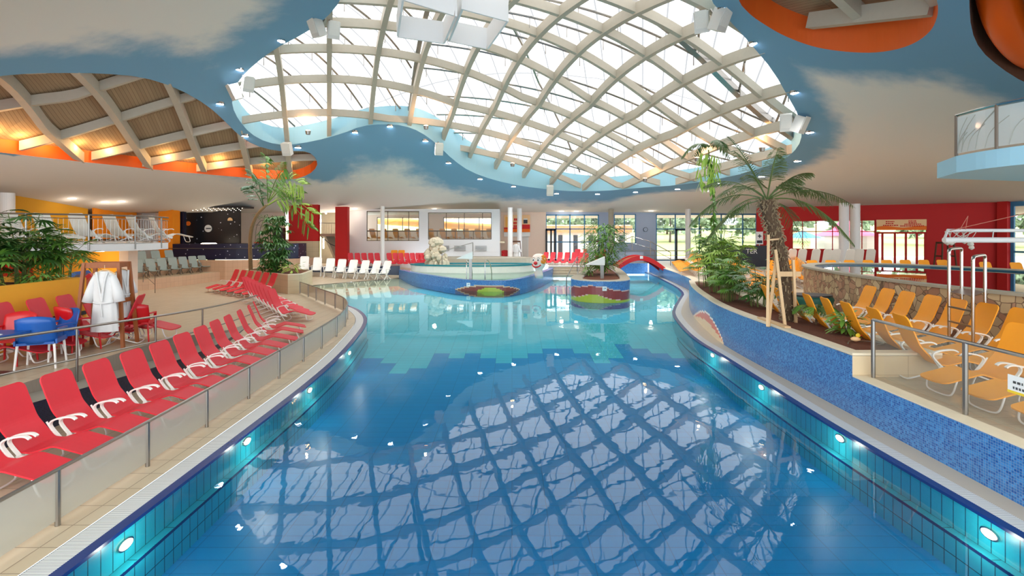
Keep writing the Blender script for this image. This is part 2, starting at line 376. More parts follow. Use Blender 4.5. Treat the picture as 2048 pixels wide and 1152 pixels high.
def deepc(x,y): 
    q=math.floor(x/.5); r=math.floor(y/.5)*.5
    edge=15.6+[0,.5,1,1,.5,-.5,0,1.5,1,.5,0,-.5][int(q)%12]-(.9 if x<-1.5 else 0)
    return r<edge
def zpool(x,y):
    if y<14: return -.8
    z=-.8+.45*sm((y-14)/8)
    # beach towards the left back
    d=(x+11.6)*.77+(y-31.8)*-.637
    bz=-.03-.09*max(0,d)
    if y>20 and x<2: z=max(z,bz)
    return min(z,-.035)
def poolcol(x,y):
    if deepc(x,y): return lin((0,158,222))
    t=sm((y-16)/10); d=(x+11.6)*.77+(y-31.8)*-.637
    c=[lerp(a,b,t) for a,b in zip((92,222,236),(130,226,236))]
    if x<2 and y>20:
        w=1-sm((d-3.4)/1.2); c=[lerp(a,b,w) for a,b in zip(c,(226,212,176))]
    return lin(c)
# floor as grid
b=MB(); st=.5
minx,maxx=-13,11.5
ix=int((maxx-minx)/st); iy=int(43.5/st)
for i in range(ix):
    for j in range(iy):
        x,y=minx+i*st,-1.5+j*st; cx,cy=x+st/2,y+st/2
        if not inside(cx,cy,POOL) and dist(cx,cy,POOL)>.55: continue
        f=zpool; 
        b.quad((x,y,f(x,y)),(x+st,y,f(x+st,y)),(x+st,y+st,f(x+st,y+st)),(x,y+st,f(x,y+st)),col=poolcol(cx,cy))
o=b.build('pool_floor','pool_floor'); struct(o)
b=MB()
wl=[p for p in LEs]; wr=REs
def zb(x,y): return zpool(x,y)-.02
b.wall(wl,zb,ZW-.004); b.wall(wr,zb,ZW-.004)
struct(b.build('pool_wall','teal_wall'))
# submerged ledges with dark riser
for nm,L,s in (('pool_ledge',LEs,-1),('pool_ledge',REs,1)):
    Lq=[p for p in L if p[1]<17.5]; O=offset(Lq,s*.11); b=MB(); 
    for i in range(len(Lq)-1):
        b.quad((*Lq[i],-.37),(*O[i],-.37),(*O[i+1],-.37),(*Lq[i+1],-.37),uv=((0,Lq[i][1]),(.1,Lq[i][1]),(.1,Lq[i+1][1]),(0,Lq[i+1][1])))
    b.wall(O,-.82,-.37); 
    struct(b.build(nm,'teal_wall'))
    b=MB(); b.wall(offset(O,s*.004),-.41,-.372); struct(b.build('pool_ledge_nosing','navy_tile'))
def strip(name,m,A,B,z,z2=None,uvn=False):
    b=MB(); u=0
    for i in range(len(A)-1):
        L=math.hypot(A[i+1][0]-A[i][0],A[i+1][1]-A[i][1]); w=math.hypot(A[i][0]-B[i][0],A[i][1]-B[i][1])
        b.quad((*A[i],z),(*B[i],z),(*B[i+1],z),(*A[i+1],z),uv=((u,0),(u,w),(u+L,w),(u+L,0))); u+=L
    return b.build(name,m)
# coping: navy nose, grating, joint
def band(name,m,A,B,z0,z1):
    b=MB(); u=0
    for i in range(len(A)-1):
        L=math.hypot(A[i+1][0]-A[i][0],A[i+1][1]-A[i][1]); w=math.hypot(A[i][0]-B[i][0],A[i][1]-B[i][1])
        b.quad((*A[i],z1),(*B[i],z1),(*B[i+1],z1),(*A[i+1],z1),uv=((u,0),(u,w),(u+L,w),(u+L,0)))
        b.quad((*A[i],z0),(*A[i],z1),(*A[i+1],z1),(*A[i+1],z0),uv=((u,0),(u,.1),(u+L,.1),(u+L,0)))
        b.quad((*B[i],z0),(*B[i],z1),(*B[i+1],z1),(*B[i+1],z0),uv=((u,0),(u,.1),(u+L,.1),(u+L,0))); u+=L
    return b.build(name,m)
tile('grate_mat',(232,232,228),(236,236,232),(120,124,126),.022,2.,.0045,.4,coords='UV')
tile('coping_white',(226,220,206),(232,226,214),(190,178,158),.25,.125,.003,.4,coords='UV')
L1=offset(LEs,.13); L2=offset(LEs,.40)
struct(band('pool_nosing','navy_tile',LEs,L1,-.034,.004)); struct(band('pool_grating','grate_mat',L1,L2,-.05,0.)); 
struct(band('pool_drain_joint','dark_frame',L2,offset(LEs,.415),-.05,-.004))
RP=[p for p in REs]
R1=offset(RP,-.12); R2=offset(RP,-.34)
struct(band('pool_nosing','navy_tile',RP,R1,-.034,.004)); struct(band('pool_grating','grate_mat',R1,R2,-.05,0.))
# water
o=surf('pool_water','pool_water_mat',POOL,(),ZW,step=3.)
o['label']='still blue pool water filling the large swimming pool'; o['category']='water'; o['kind']='stuff'
# ================= FLOORS =================
L3=offset(LEs,.415)
RW=[(-7.5,-1.5),(-7.5,11),(-7.9,13.5),(-8.55,16),(-9.2,18)]
KB=[(-8.1,-1.5),(-8.1,11),(-8.4,13.5),(-8.95,16),(-9.35,18)]
RWs=smoothline(RW,2); KBs=smoothline(KB,2)
def zup(x,y): return .7*(1-sm((y-11)/7))
def zramp(x,y): return interp(y,[(-1,.69),(6,.66),(8,.54),(10,.39),(12.5,.24),(14.5,.12),(17,.02),(18,0)])
def zbeach(x,y):
    if y<26: return 0.
    d=(x+11.6)*-.77+(y-31.8)*.637
    return .67*sm(d/9)*sm((x+19.5)/4)
outA=L3+BEACH[:9]+[(-8,43),(-40,43),(-40,18),(-9.35,18)]+RWs[::-1]
outA=[p for i,p in enumerate(outA) if i==0 or (abs(p[0]-outA[i-1][0])+abs(p[1]-outA[i-1][1]))>1e-4]
struct(surf('floor_left_deck','floor_tiles',outA,(),zbeach,step=1.0))
struct(surf('floor_upper_left','floor_tiles',[(-40,-1.5),(-8.1,-1.5)]+KBs[1:]+[(-40,18)],(),zup,step=1.2))
b=MB()
for i in range(len(RWs)-1):
    a,c,d,e=RWs[i],KBs[i],KBs[i+1],RWs[i+1]
    b.quad((*a,zramp(*a)),(*c,zramp(*c)),(*d,zramp(*d)),(*e,zramp(*e)))
struct(b.build('floor_ramp','grey_boards'))
b=MB(); b.wall(RWs,0.,lambda x,y:max(.01,zramp(x,y))); struct(b.build('wall_ramp','mosaic_navy'))
b=MB(); b.wall(KBs,lambda x,y:zramp(x,y)-.01,zup); struct(b.build('wall_kerb','grey_boards'))
# right side
MW=[(5.97,-1.5),(5.97,8.98),(5.97,11),(5.97,13.5),(6.08,15.2),(6.4,17),(6.8,19),(7.25,20.8),(7.9,22.9),(8.9,25.2),(9.75,27.8),(10.3,32),(11.1,41.5)]
MWs=smoothline(MW,2)
struct(surf('floor_right_pool_edge','coping_white',R2+MWs[::-1],(),0.,step=None))
def bigmosaic(u,z):
    # maroon and yellow swoosh low on the bend
    p=u-16.2
    if 1.0<p<5.4:
        t=(p-1.0)/4.4; top=.62*math.sin(PI*min(1,t**.8))+.04
        if z<top*.55: return lin((190,110,95))
        if z<top: return lin((230,205,190))
    return (1,1,1,1)
def ztop(x,y): return 1.08 if 8.98<=y<=24.6 else .67
MWn=[p for p in MWs if p[1]<8.98]+[(5.97,8.98)]; MWp=[(5.97,8.98)]+[p for p in MWs if 8.98<p[1]<22.6]+[(7.85,22.7)]; MWf=[(7.85,22.7)]+[p for p in MWs if p[1]>22.75]
b=MB(); b.wall(MWn,0.,.67); struct(b.build('wall_mosaic_near','mosaic_blue'))
b=MB(); b.wall(MWf,0.,.67); struct(b.build('wall_mosaic_far','mosaic_blue'))
fr=[(5.97,-1.5)]+MWn[1:]+MWp[1:]+MWf[1:]+[(11.2,42.2),(7,42.2),(7,38.7),(2.8,38.7),(2.8,42),(-8,43),(-8,52),(45,52),(45,-1.5)]
struct(surf('floor_upper_right','deck_tiles',fr,(),.668,step=3.))
struct(band('trim_1','stone_coping',MWn,offset(MWn,-.26),.671,.69))
struct(band('trim_2','stone_coping',MWf,offset(MWf,-.4),.671,.69))
# steps at the far shore
b=MB()
for i in range(4): b.box((4.9,37.6+.28*i+.6-.14*0,(-.1+.168*(i+1))/2-.02),(4.3,1.4-.28*i+.3,.168*(i+1)))
struct(b.build('floor_entry_steps','deck_tiles'))
b=MB(); b.wall([(7.05,38.2),(7.05,42.2),(11.2,42.2)],-.2,.67); struct(b.build('wall_channel','mosaic_blue'))
# ================= CEILING =================
HM=[(683,0),(653,37),(610,67),(547,100),(510,128),(480,157),(465,187),(464,213),(477,240),(500,267),(533,285),(573,291),(627,283),(683,268),(723,252),(767,248),(807,251),(840,263),(873,287),(907,320),(940,343),(987,360),(1040,372),(1107,380),(1150,383),(1210,382),(1267,377),(1367,370),(1467,353),(1533,333),(1573,317),(1597,293),(1605,267),(1597,230),(1580,200),(1547,143),(1500,87),(1447,30),(1420,0)]
HL=[(0,152),(60,147),(130,146),(200,147),(283,154),(350,175),(417,213),(450,243),(477,270),(507,290),(550,302),(583,302),(617,303),(633,317),(635,333),(617,350),(583,360),(493,357),(333,343),(200,328),(100,317),(0,305)]
HR=[(1473,0),(1500,30),(1530,50),(1560,68),(1600,85),(1640,97),(1700,105),(1760,106),(1820,93),(1862,65),(1877,30),(1875,0)]
HM+= [(1400,-70),(1250,-190),(1000,-230),(800,-170),(720,-80)]
hm=[C(*p) for p in HM]
hl=[C(*p) for p in HL+[(-120,292),(-200,240),(-120,168)]]
hr=[C(*p) for p in HR+[(1850,-70),(1730,-120),(1560,-110),(1480,-50)]]
hc=[C(*p) for p in [(1940,-120),(1938,0),(1942,60),(1960,100),(2000,135),(2048,165),(2130,195),(2240,150),(2240,-100)]]
hms,hls,hrs,hcs=smoothpoly(hm,1),smoothpoly(hl,1),smoothpoly(hr,2),smoothpoly(hc,1)
zcf=zc
def bluew(x,y):
    w=interp(y,[(18,2.4),(26,2.3),(33,3.2),(40,3.1)])
    if x>7: w=lerp(w,1.35,sm((x-7)/3))
    far=(x+19.5)*.81+(y-26.5)*-.58
    return min(dist(x,y,hm)/w, dist(x,y,hl)/(1.6 if x<-15 else 2.2) if far>.2 else 9, dist(x,y,hr)/1.5, dist(x,y,hc)/1.5)
def ceil_mat():
    m=bpy.data.materials.new('ceiling_clouds'); m.use_nodes=True; nt=m.node_tree; b=nt.nodes['Principled BSDF']; b.inputs['Roughness'].default_value=.9; b.inputs['Specular IOR Level'].default_value=.1
    a=nt.nodes.new('ShaderNodeAttribute'); a.attribute_name='dist'
    tc=nt.nodes.new('ShaderNodeTexCoord'); n=nt.nodes.new('ShaderNodeTexNoise'); n.inputs['Scale'].default_value=.7; n.inputs['Detail'].default_value=6; n.inputs['Roughness'].default_value=.6; nt.links.new(tc.outputs['Object'],n.inputs['Vector'])
    md=nt.nodes.new('ShaderNodeMath'); md.operation='MULTIPLY_ADD'; nt.links.new(n.outputs['Fac'],md.inputs[0]); md.inputs[1].default_value=-1.1; nt.links.new(a.outputs['Fac'],md.inputs[2])
    mr=nt.nodes.new('ShaderNodeMapRange'); mr.interpolation_type='SMOOTHSTEP'; mr.inputs[1].default_value=.1; mr.inputs[2].default_value=.95; nt.links.new(md.outputs[0],mr.inputs[0])
    x=nt.nodes.new('ShaderNodeMix'); x.data_type='RGBA'; x.inputs[6].default_value=lin((120,161,187)); x.inputs[7].default_value=lin((224,220,212)); nt.links.new(mr.outputs[0],x.inputs[0]); nt.links.new(x.outputs[2],b.inputs['Base Color'])
    MATS['ceiling_clouds']=m
ceil_mat()
struct(surf('ceiling','ceiling_clouds',[(-42,-1.5),(42,-1.5),(42,52),(-42,52)],(hms,hls,hrs,hcs),zcf,step=.9,attr=bluew,smooth=True))
# ---- lattice dome
rA,rB=.358917,2.377576
cA=[-2.464,.056,2.578,5.036,7.595,9.955,12.235,14.671,16.972,19.466,21.866,24.3]; cB=[-18.,-24.3,-30.6,-36.931,-43.337,-50.016,-56.446,-63.238,-69.75,-76.13,-82.03,-87.787]
Q=[10.8379,-2.2619,-2.8495,-3.6062,.8721,-2.434,-.1799,-.2334,.6493,-.1163]
def S(X,Y):
    Y=max(Y,15.); x=(X-2)/14;y=(Y-29)/13; q=Q
    return q[0]+q[1]*x+q[2]*y+q[3]*x*x+q[4]*x*y+q[5]*y*y+q[6]*x**3+q[7]*x*x*y+q[8]*x*y*y+q[9]*y**3
def Sg(X,Y): return max(S(X,Y),zc(X,Y)+.05)+.95
dome=bpy.data.objects.new('skylight_dome',None); COL.objects.link(dome); dome['kind']='structure'
def sweep(b,pts,w,h):
    n0=len(b.v); n=len(pts); pts=[Vector(p) for p in pts]
    for i,p in enumerate(pts):
        t=pts[min(i+1,n-1)]-pts[max(i-1,0)]; s=Vector((t.y,-t.x,0)).normalized()
        for a,c in ((-1,-1),(1,-1),(1,1),(-1,1)): b.v.append(tuple(p+s*(a*w/2)+Vector((0,0,c*h/2))))
    for i in range(n-1):
        for k in range(4):
            a=n0+i*4+k; c=n0+i*4+(k+1)%4; b.f.append((a,c,c+4,a+4))
    b.f.append((n0+3,n0+2,n0+1,n0)); e=n0+4*(n-1); b.f.append((e,e+1,e+2,e+3))
def runs(fn,y0,y1,st,poly,tol):
    out=[];cur=[]
    y=y0
    while y<=y1:
        x,yy=fn(y)
        if inside(x,yy,poly) or dist(x,yy,poly)<tol: cur.append((x,yy))
        else:
            if len(cur)>2: out.append(cur)
            cur=[]
        y+=st
    if len(cur)>2: out.append(cur)
    return out
for c in cA:
    for r in runs(lambda y:(c-rA*y,y),9,44,.15,hm,.3):
        b=MB(); sweep(b,[(x,y,max(S(x,y),zc(x,y)+.27)) for x,y in r],.25,.46); b.build('roof_beam','glulam',dome)
for c in cB:
    for r in runs(lambda y:(c+rB*y,y),9,44,.08,hm,.3):
        b=MB(); sweep(b,[(x,y,max(S(x,y),zc(x,y)+.15)+.13) for x,y in r],.22,.40); b.build('roof_beam','glulam',dome)
# ridge ribs under the glazing
ridges=[((-1.9,17.),(-7.,34.)),((3.1,20.),(15.2,27.)),((-.4,24.),(5.1,38.5))]
for (a,c_),w in zip(ridges,(.24,.3,.1)):
    pts=[(lerp(a[0],c_[0],t/20),lerp(a[1],c_[1],t/20)) for t in range(21)]
    b=MB(); sweep(b,[(x,y,Sg(x,y)-.12) for x,y in pts],w,w*1.2); b.build('ridge_rib','steel',dome)
def side(x,y,a,c): return (c[0]-a[0])*(y-a[1])-(c[1]-a[1])*(x-a[0])
def facet(x,y):
    if side(x,y,*ridges[0])<0: return 0
    if side(x,y,*ridges[1])<0 : return 2
    return 1
def facet(x,y):
    r0=ridges[0]; t=(y-r0[0][1])/(r0[1][1]-r0[0][1]); xr=lerp(r0[0][0],r0[1][0],t)
    if x<xr: return 0
    r1=ridges[1]; t=(x-r1[0][0])/(r1[1][0]-r1[0][0]); yr=lerp(r1[0][1],r1[1][1],t)
    if y<yr and x>1.5: return 2
    return 1
dirs={0:(.26,1.),1:(1.,.16),2:(.33,1.)}
for fa,(dx,dy) in dirs.items():
    L=math.hypot(dx,dy); dx/=L; dy/=L; nx,ny=-dy,dx
    for k in range(-14,15):
        o_=k*1.9; cur=[]
        for s in range(-60,61):
            x=2+nx*o_+dx*s*.6; y=28+ny*o_+dy*s*.6
            ok=(inside(x,y,hm) and facet(x,y)==fa)
            if ok: cur.append((x,y,Sg(x,y)-.16))
            if (not ok or s==60):
                if len(cur)>2:
                    b=MB(); b.tube(cur,.06,6); 
                    for q in cur[1:-1:3]: b.tube([q,(q[0],q[1],q[2]-.5)],.025,5)
                    b.build('purlin','steel',dome)
                cur=[]
def roof_glass():
    m=bpy.data.materials.new('roof_glass'); m.use_nodes=True; nt=m.node_tree; nt.nodes.clear()
    o=nt.nodes.new('ShaderNodeOutputMaterial'); t=nt.nodes.new('ShaderNodeBsdfTransparent'); t.inputs[0].default_value=(.50,.51,.52,1)
    tl=nt.nodes.new('ShaderNodeBsdfTranslucent'); tl.inputs[0].default_value=(.62,.62,.61,1)
    mx=nt.nodes.new('ShaderNodeMixShader'); mx.inputs[0].default_value=.35; nt.links.new(t.outputs[0],mx.inputs[1]); nt.links.new(tl.outputs[0],mx.inputs[2])
    d=nt.nodes.new('ShaderNodeBsdfTranslucent'); d.inputs[0].default_value=(.16,.165,.17,1)
    tc=nt.nodes.new('ShaderNodeTexCoord'); mp=nt.nodes.new('ShaderNodeMapping'); mp.inputs['Rotation'].default_value=(0,0,.25); nt.links.new(tc.outputs['Object'],mp.inputs[0])
    br=nt.nodes.new('ShaderNodeTexBrick'); br.offset=0; br.inputs['Scale'].default_value=1; br.inputs['Brick Width'].default_value=1.0; br.inputs['Row Height'].default_value=14; br.inputs['Mortar Size'].default_value=.04; nt.links.new(mp.outputs[0],br.inputs['Vector'])
    m2=nt.nodes.new('ShaderNodeMixShader'); nt.links.new(br.outputs['Fac'],m2.inputs[0]); nt.links.new(mx.outputs[0],m2.inputs[1]); nt.links.new(d.outputs[0],m2.inputs[2])
    nt.links.new(m2.outputs[0],o.inputs[0]); MATS['roof_glass']=m
roof_glass()
surf('roof_glazing','roof_glass',hms,(),Sg,step=.9,parent=dome,smooth=True)
b=MB(); b.wall(hms,zcf,lambda x,y:Sg(x,y)+.02,closed=True); struct(b.build('ceiling_fascia','pale_blue'))
# roof hatches (white boxes) at top
hat=bpy.data.objects.new('roof_hatch',None); COL.objects.link(hat); hat['kind']='structure'; 
def hatch(corners):
    b=MB(); P=[at(px,py,D) for px,py,D in corners]
    for i in range(4):
        a,c_=P[i],P[(i+1)%4]; b.bar(a,c_,.08,.9)
    return b
h1=hatch([(795,52,20.5),(888,66,21.2),(912,8,18.7),(806,-25,18.2)]); h1.build('hatch_frame','white_wall',hat)
h2=hatch([(898,62,22.),(975,78,22.3),(1015,20,19.8),(925,-5,19.2)]); h2.build('hatch_frame','white_wall',hat)
# ---- left opening: timber vault
def SL(x,y):
    d=(x+19.5)*.81+(y-26.5)*-.58; return max(6.35+2.9*math.sin(min(1,max(-.05,d/5.5))*PI/2), zc(x,y)+.27)
gx=[-29+.9*i for i in range(26)]; gy=[11+.9*i for i in range(27)]
b=MB()
for i in range(len(gx)-1):
    for j in range(len(gy)-1):
        q=[(gx[i],gy[j]),(gx[i+1],gy[j]),(gx[i+1],gy[j+1]),(gx[i],gy[j+1])]
        cx,cy=sum(p[0] for p in q)/4,sum(p[1] for p in q)/4
        if inside(cx,cy,hl) or (dist(cx,cy,hl)<.8 and not inside(cx,cy,hm) and dist(cx,cy,hm)>.75):
            b.quad(*[(p[0],p[1],SL(*p)+.32) for p in q],uv=[(p[0]*.93+p[1]*.36,p[1]*.93-p[0]*.36) for p in q])
struct(b.build('ceiling_vault_left','wood_planks',smooth=True))
b=MB(); b.wall(hls,zcf,lambda x,y:SL(x,y)+.34,closed=True); struct(b.build('ceiling_fascia_left','orange_paint'))
for c in [-17.2,-14.8,-12.3,-9.9,-7.4,-4.95,-2.5]:
    for r in runs(lambda y:(c-rA*y,y),11,36,.5,hl,.25):
        b=MB(); sweep(b,[(x,y,SL(x,y)) for x,y in r],.3,.5); struct(b.build('vault_beam_left','glulam'))
for c in [-56.4,-63.2,-69.7,-76.1,-82.5,-87.,-91.]:
    for r in runs(lambda y:(c+rB*y,y),11,36,.2,hl,.25):
        b=MB(); sweep(b,[(x,y,SL(x,y)+.06) for x,y in r],.24,.42); struct(b.build('vault_purlin_left','glulam'))
# ---- right opening
b=MB(); b.wall(hrs,zcf,lambda x,y:zc(x,y)+1.0,closed=True); struct(b.build('ceiling_fascia_right','orange_paint'))
def cap(name,P,dz,m):
    cx=sum(p[0] for p in P)/len(P); cy=sum(p[1] for p in P)/len(P); E=[(cx+(x-cx)*1.04,cy+(y-cy)*1.04) for x,y in P]
    o=surf(name,m,E,(),lambda x,y:zc(x,y)+dz,step=1.2); me=o.data; ul=me.uv_layers.new(name='UVMap')
    for l in me.loops: v=me.vertices[l.vertex_index].co; ul.data[l.index].uv=(v.x*.93+v.y*.36,v.y*.93-v.x*.36)
    return struct(o)
cap('ceiling_vault_right',hrs,1.0,'wood_planks')
for a,c_,w in ((C(1622,74),C(1868,52),.36),(C(1630,-20),C(1720,62),.26),(C(1490,10),C(1600,-30),.3),(C(1874,35),C(1820,-30),.26)):
    b=MB(); za=zc(*a)+.55; zb_=zc(*c_)+.55; b.bar((a[0],a[1],za),(c_[0],c_[1],zb_),w,.5); struct(b.build('vault_beam_right','glulam'))
# ---- corner opening with tube slide
b=MB(); b.wall(hcs,zcf,lambda x,y:zc(x,y)+1.7,closed=True); struct(b.build('ceiling_fascia_corner','dark_wood'))
cap('ceiling_vault_corner',hcs,1.7,'wood_planks')
b=MB(); b.tube(smoothline([tuple(at(*q)) for q in ((1990,-90,12.2),(1992,-20,12.8),(2012,50,13.3),(2060,110,14.2),(2120,120,15.2))],3),.42,20); ts=b.build('water_slide_tube','orange_tube',smooth=True)
tag(ts,'glossy orange tube slide curving through the dark opening at top right','water slide')
# ================= WALLS =================
def panelwall(name,m,p0,p1,z0,z1,ops=(),thick=.15,u=False):
    """wall from p0 to p1 with rectangular openings (u0,u1,za,zb)"""
    p0=Vector((p0[0],p0[1],0)); p1=Vector((p1[0],p1[1],0)); d=(p1-p0); L=d.length; d/=L; n=Vector((-d.y,d.x,0))*thick
    us=sorted(set([0,L]+[min(L,max(0,v)) for o in ops for v in o[:2]])); zs=sorted(set([z0,z1]+[v for o in ops for v in o[2:4]]))
    b=MB()
    for a,c in zip(us,us[1:]):
        for e,f in zip(zs,zs[1:]):
            if any(o[0]<=(a+c)/2<=o[1] and o[2]<=(e+f)/2<=o[3] for o in ops): continue
            A=p0+d*a;B=p0+d*c
            b.quad((A.x,A.y,e),(B.x,B.y,e),(B.x,B.y,f),(A.x,A.y,f),uv=((a,e),(c,e),(c,f),(a,f)))
            b.quad((A.x+n.x,A.y+n.y,e),(B.x+n.x,B.y+n.y,e),(B.x+n.x,B.y+n.y,f),(A.x+n.x,A.y+n.y,f),uv=((a,e),(c,e),(c,f),(a,f)))
    for o in ops:
        a,c,e,f=o[:4]; A=p0+d*a;B=p0+d*c
        for q in (((A,e),(A,f)),((B,e),(B,f))):
            P,z_=q[0]; b.quad((P.x,P.y,e),(P.x+n.x,P.y+n.y,e),(P.x+n.x,P.y+n.y,f),(P.x,P.y,f))
        for z in (e,f): b.quad((A.x,A.y,z),(B.x,B.y,z),(B.x+n.x,B.y+n.y,z),(A.x+n.x,A.y+n.y,z))
    return struct(b.build(name,m))
NW=[0]
def window(p0,p1,u0,u1,z0,z1,vert,hor,m='blue_frame',w=.07,glass='window_glass',off=.07,kind='window'):
    NW[0]+=1; p0=Vector((p0[0],p0[1],0)); p1=Vector((p1[0],p1[1],0)); d=(p1-p0).normalized(); n=Vector((-d.y,d.x,0))*off
    r=bpy.data.objects.new('%s_%d'%(kind,NW[0]),None); COL.objects.link(r); struct(r)
    b=MB(); P=lambda u,z:(p0.x+d.x*u+n.x,p0.y+d.y*u+n.y,z)
    for v in [u0+w/2,u1-w/2]+list(vert): b.bar(P(v,z0),P(v,z1),w,w,up=(d.x,d.y,0))
    for z in [z0+w/2,z1-w/2]+list(hor): b.bar(P(u0,z),P(u1,z),w,w)
    b.build('window_frame',m,r)
    b=MB(); b.quad(P(u0,z0),P(u1,z0),P(u1,z1),P(u0,z1)); b.build('window_pane',glass,r)
    return r
def U(px,p0,p1):
    """distance along wall at which image column px meets it"""
    k=(px-F)/F; d=Vector((p1[0]-p0[0],p1[1]-p0[1])); L=d.length; d/=L
    return (k*p0[1]-p0[0])/(d.x-k*d.y)
def Zat(py,D): return HC+(HY-py)/F*D
ZF=.67; ZT=5.12
# back wall left part, Y=42
W0,W1=(-13.4,42.),(-1.,42.)
oA=(U(733,W0,W1),U(838,W0,W1),Zat(482,42),Zat(422,42)); oB=(U(856,W0,W1),U(983,W0,W1),Zat(479,42),Zat(425,42))
panelwall('wall_back_left','white_wall',W0,W1,.2,ZT,[oA,oB],.2)
for o in (oA,oB):
    n=5 if o is oA else 7; vs=[lerp(o[0],o[1],i/n) for i in range(1,n)]
    zm=Zat(462,42)
    window(W0,W1,o[0],o[1],zm,o[3],vs[1::2],[],'bronze_frame',.05,off=.1); window(W0,W1,o[0],o[1],o[2],zm,vs,[],'bronze_frame',.05,'clear_glass',off=.1)
panelwall('wall_back_return','white_wall',(-1.,42.),(-1.,46.),.2,ZT,[],.1)
# room behind the back windows
bx('floor_gallery','paving',(-7.4,46.2,2.4),(13.6,8,.15)); struct(COL.objects['floor_gallery'])
E0,E1=(-14.2,50.),(-.6,50.)
panelwall('wall_gallery_back','cream_wall',E0,E1,2.4,5.3,[(1,6,3.3,4.7),(7.5,12.6,3.3,4.7)],.1)
window(E0,E1,1,6,3.3,4.7,[3.5],[],'bronze_frame',.06); window(E0,E1,7.5,12.6,3.3,4.7,[9,11],[],'bronze_frame',.06)
b=MB(); b.tube(smoothline([(-15,53,4.5),(-10,52.5,4.2),(-6,52.4,3.9),(-2,53,3.7)],2),.4,14); tag(b.build('outdoor_slide','slide_yellow',smooth=True),'yellow tube slide outside seen through the back windows','water slide')
# poster wall and facade Y=46
P0,P1=(-1.,46.),(3.05,46.)
panelwall('wall_back_poster','cream_wall',P0,P1,.6,ZT,[(U(1042,P0,P1),U(1057,P0,P1),.67,Zat(471,46))],.1)
window(P0,P1,U(1042,P0,P1),U(1057,P0,P1),.67,Zat(471,46),[],[],'white_metal',.08,'curtain',off=.05,kind='door')
F0,F1=(3.05,46.),(22.8,46.)
ops=[(U(1091,F0,F1),U(1198,F0,F1),.67,Zat(429,46)),(U(1228,F0,F1),U(1272,F0,F1),Zat(487,46),Zat(428,46)),(U(1312,F0,F1),U(1514,F0,F1),.67,Zat(428,46))]
panelwall('wall_back_facade','blue_grey_wall',F0,F1,.6,ZT,ops,.25)
zmid=Zat(458,46)
o=ops[0]; window(F0,F1,o[0],o[1],o[2],o[3],[U(1112,F0,F1),U(1140,F0,F1),U(1169,F0,F1)],[zmid,Zat(484,46)],'blue_frame',.1)
window(F0,F1,U(1091,F0,F1),U(1111,F0,F1),.67,zmid,[U(1102,F0,F1)],[],'dark_frame',.16,off=-.05,kind='door')
o=ops[1]; window(F0,F1,o[0],o[1],o[2],o[3],[U(1249,F0,F1)],[zmid],'blue_frame',.08)
o=ops[2]; window(F0,F1,o[0],o[1],o[2],o[3],[U(1351,F0,F1),U(1399,F0,F1),U(1443,F0,F1),U(1486,F0,F1)],[zmid],'blue_frame',.09)
window(F0,F1,U(1351,F0,F1),U(1376,F0,F1),.67,zmid,[],[],'dark_frame',.14,off=-.05,kind='door')
# red wall on the right
A0,A1=(18.9,39.6),(31.,32.4)
panelwall('wall_right_return','blue_grey_wall',(22.8,46.),(18.9,39.6),.6,ZT,[],.1)
def ZU(py,px): 
    k=(px-F)/F; u=U(px,A0,A1); d=Vector((A1[0]-A0[0],A1[1]-A0[1])).normalized(); return Zat(py,A0[1]+d.y*u)
ow=(U(1584,A0,A1),U(1751,A0,A1),ZU(500,1680),ZU(440,1680)); od=(U(1753,A0,A1),U(1853,A0,A1),.67,ZU(439,1800))
panelwall('wall_right_red','red_wall',A0,A1,.6,ZT,[ow,od],.25)
zh=ZU(463,1680)
window(A0,A1,ow[0],ow[1],ow[2],ow[3],[U(x,A0,A1) for x in (1605,1632,1665,1681,1724)],[zh],'red_wall',.06)
window(A0,A1,od[0],od[1],.67,ZU(464,1800),[U(x,A0,A1) for x in (1765,1790,1812,1834)],[],'red_wall',.12,kind='door')
b=MB(); q0,q1=od[0],od[1]; dd=Vector((A1[0]-A0[0],A1[1]-A0[1])).normalized()
def RP_(u,z,n=0): return (A0[0]+dd.x*u-dd.y*-1*0+dd.y*n, A0[1]+dd.y*u-dd.x*n, z)
zb0,zb1=ZU(460,1800),ZU(439,1800)
b.quad(RP_(q0,zb0,.05),RP_(q1,zb0,.05),RP_(q1,zb1,.05),RP_(q0,zb1,.05)); b.quad(RP_(q0,zb0,.02),RP_(q1,zb0,.02),RP_(q1,zb1,.02),RP_(q0,zb1,.02)); ban=thing('door_banner','cream banner with red lettering and orange wave above the glass door','banner')
b.build('banner_sheet','poster_cream',ban)
b=MB(); n=20
for i in range(n):
    ua,ub=lerp(q0,q1,i/n),lerp(q0,q1,(i+1)/n); fa=lambda u:.22+.06*math.sin((u-q0)*3.2)
    b.quad(RP_(ua,zb0,.06),RP_(ub,zb0,.06),RP_(ub,zb0+fa(ub),.06),RP_(ua,zb0+fa(ua),.06))
b.build('banner_wave','poster_orange',ban)
def text(name,s,size,m,loc,rot,parent=None,ext=.004,align='CENTER'):
    cu=bpy.data.curves.new(name,'FONT'); cu.body=s; cu.size=size; cu.extrude=ext; cu.align_x=align; cu.align_y='CENTER'
    t=bpy.data.objects.new(name+'_c',cu); COL.objects.link(t); bpy.context.view_layer.update()
    me=bpy.data.meshes.new_from_object(t); me.name=name; bpy.data.objects.remove(t); me.materials.clear(); me.materials.append(MATS[m])
    o=bpy.data.objects.new(name,me); COL.objects.link(o); o.location=loc; o.rotation_euler=rot
    if parent: o.parent=parent
    return o
yaw=math.atan2(dd.y,dd.x)
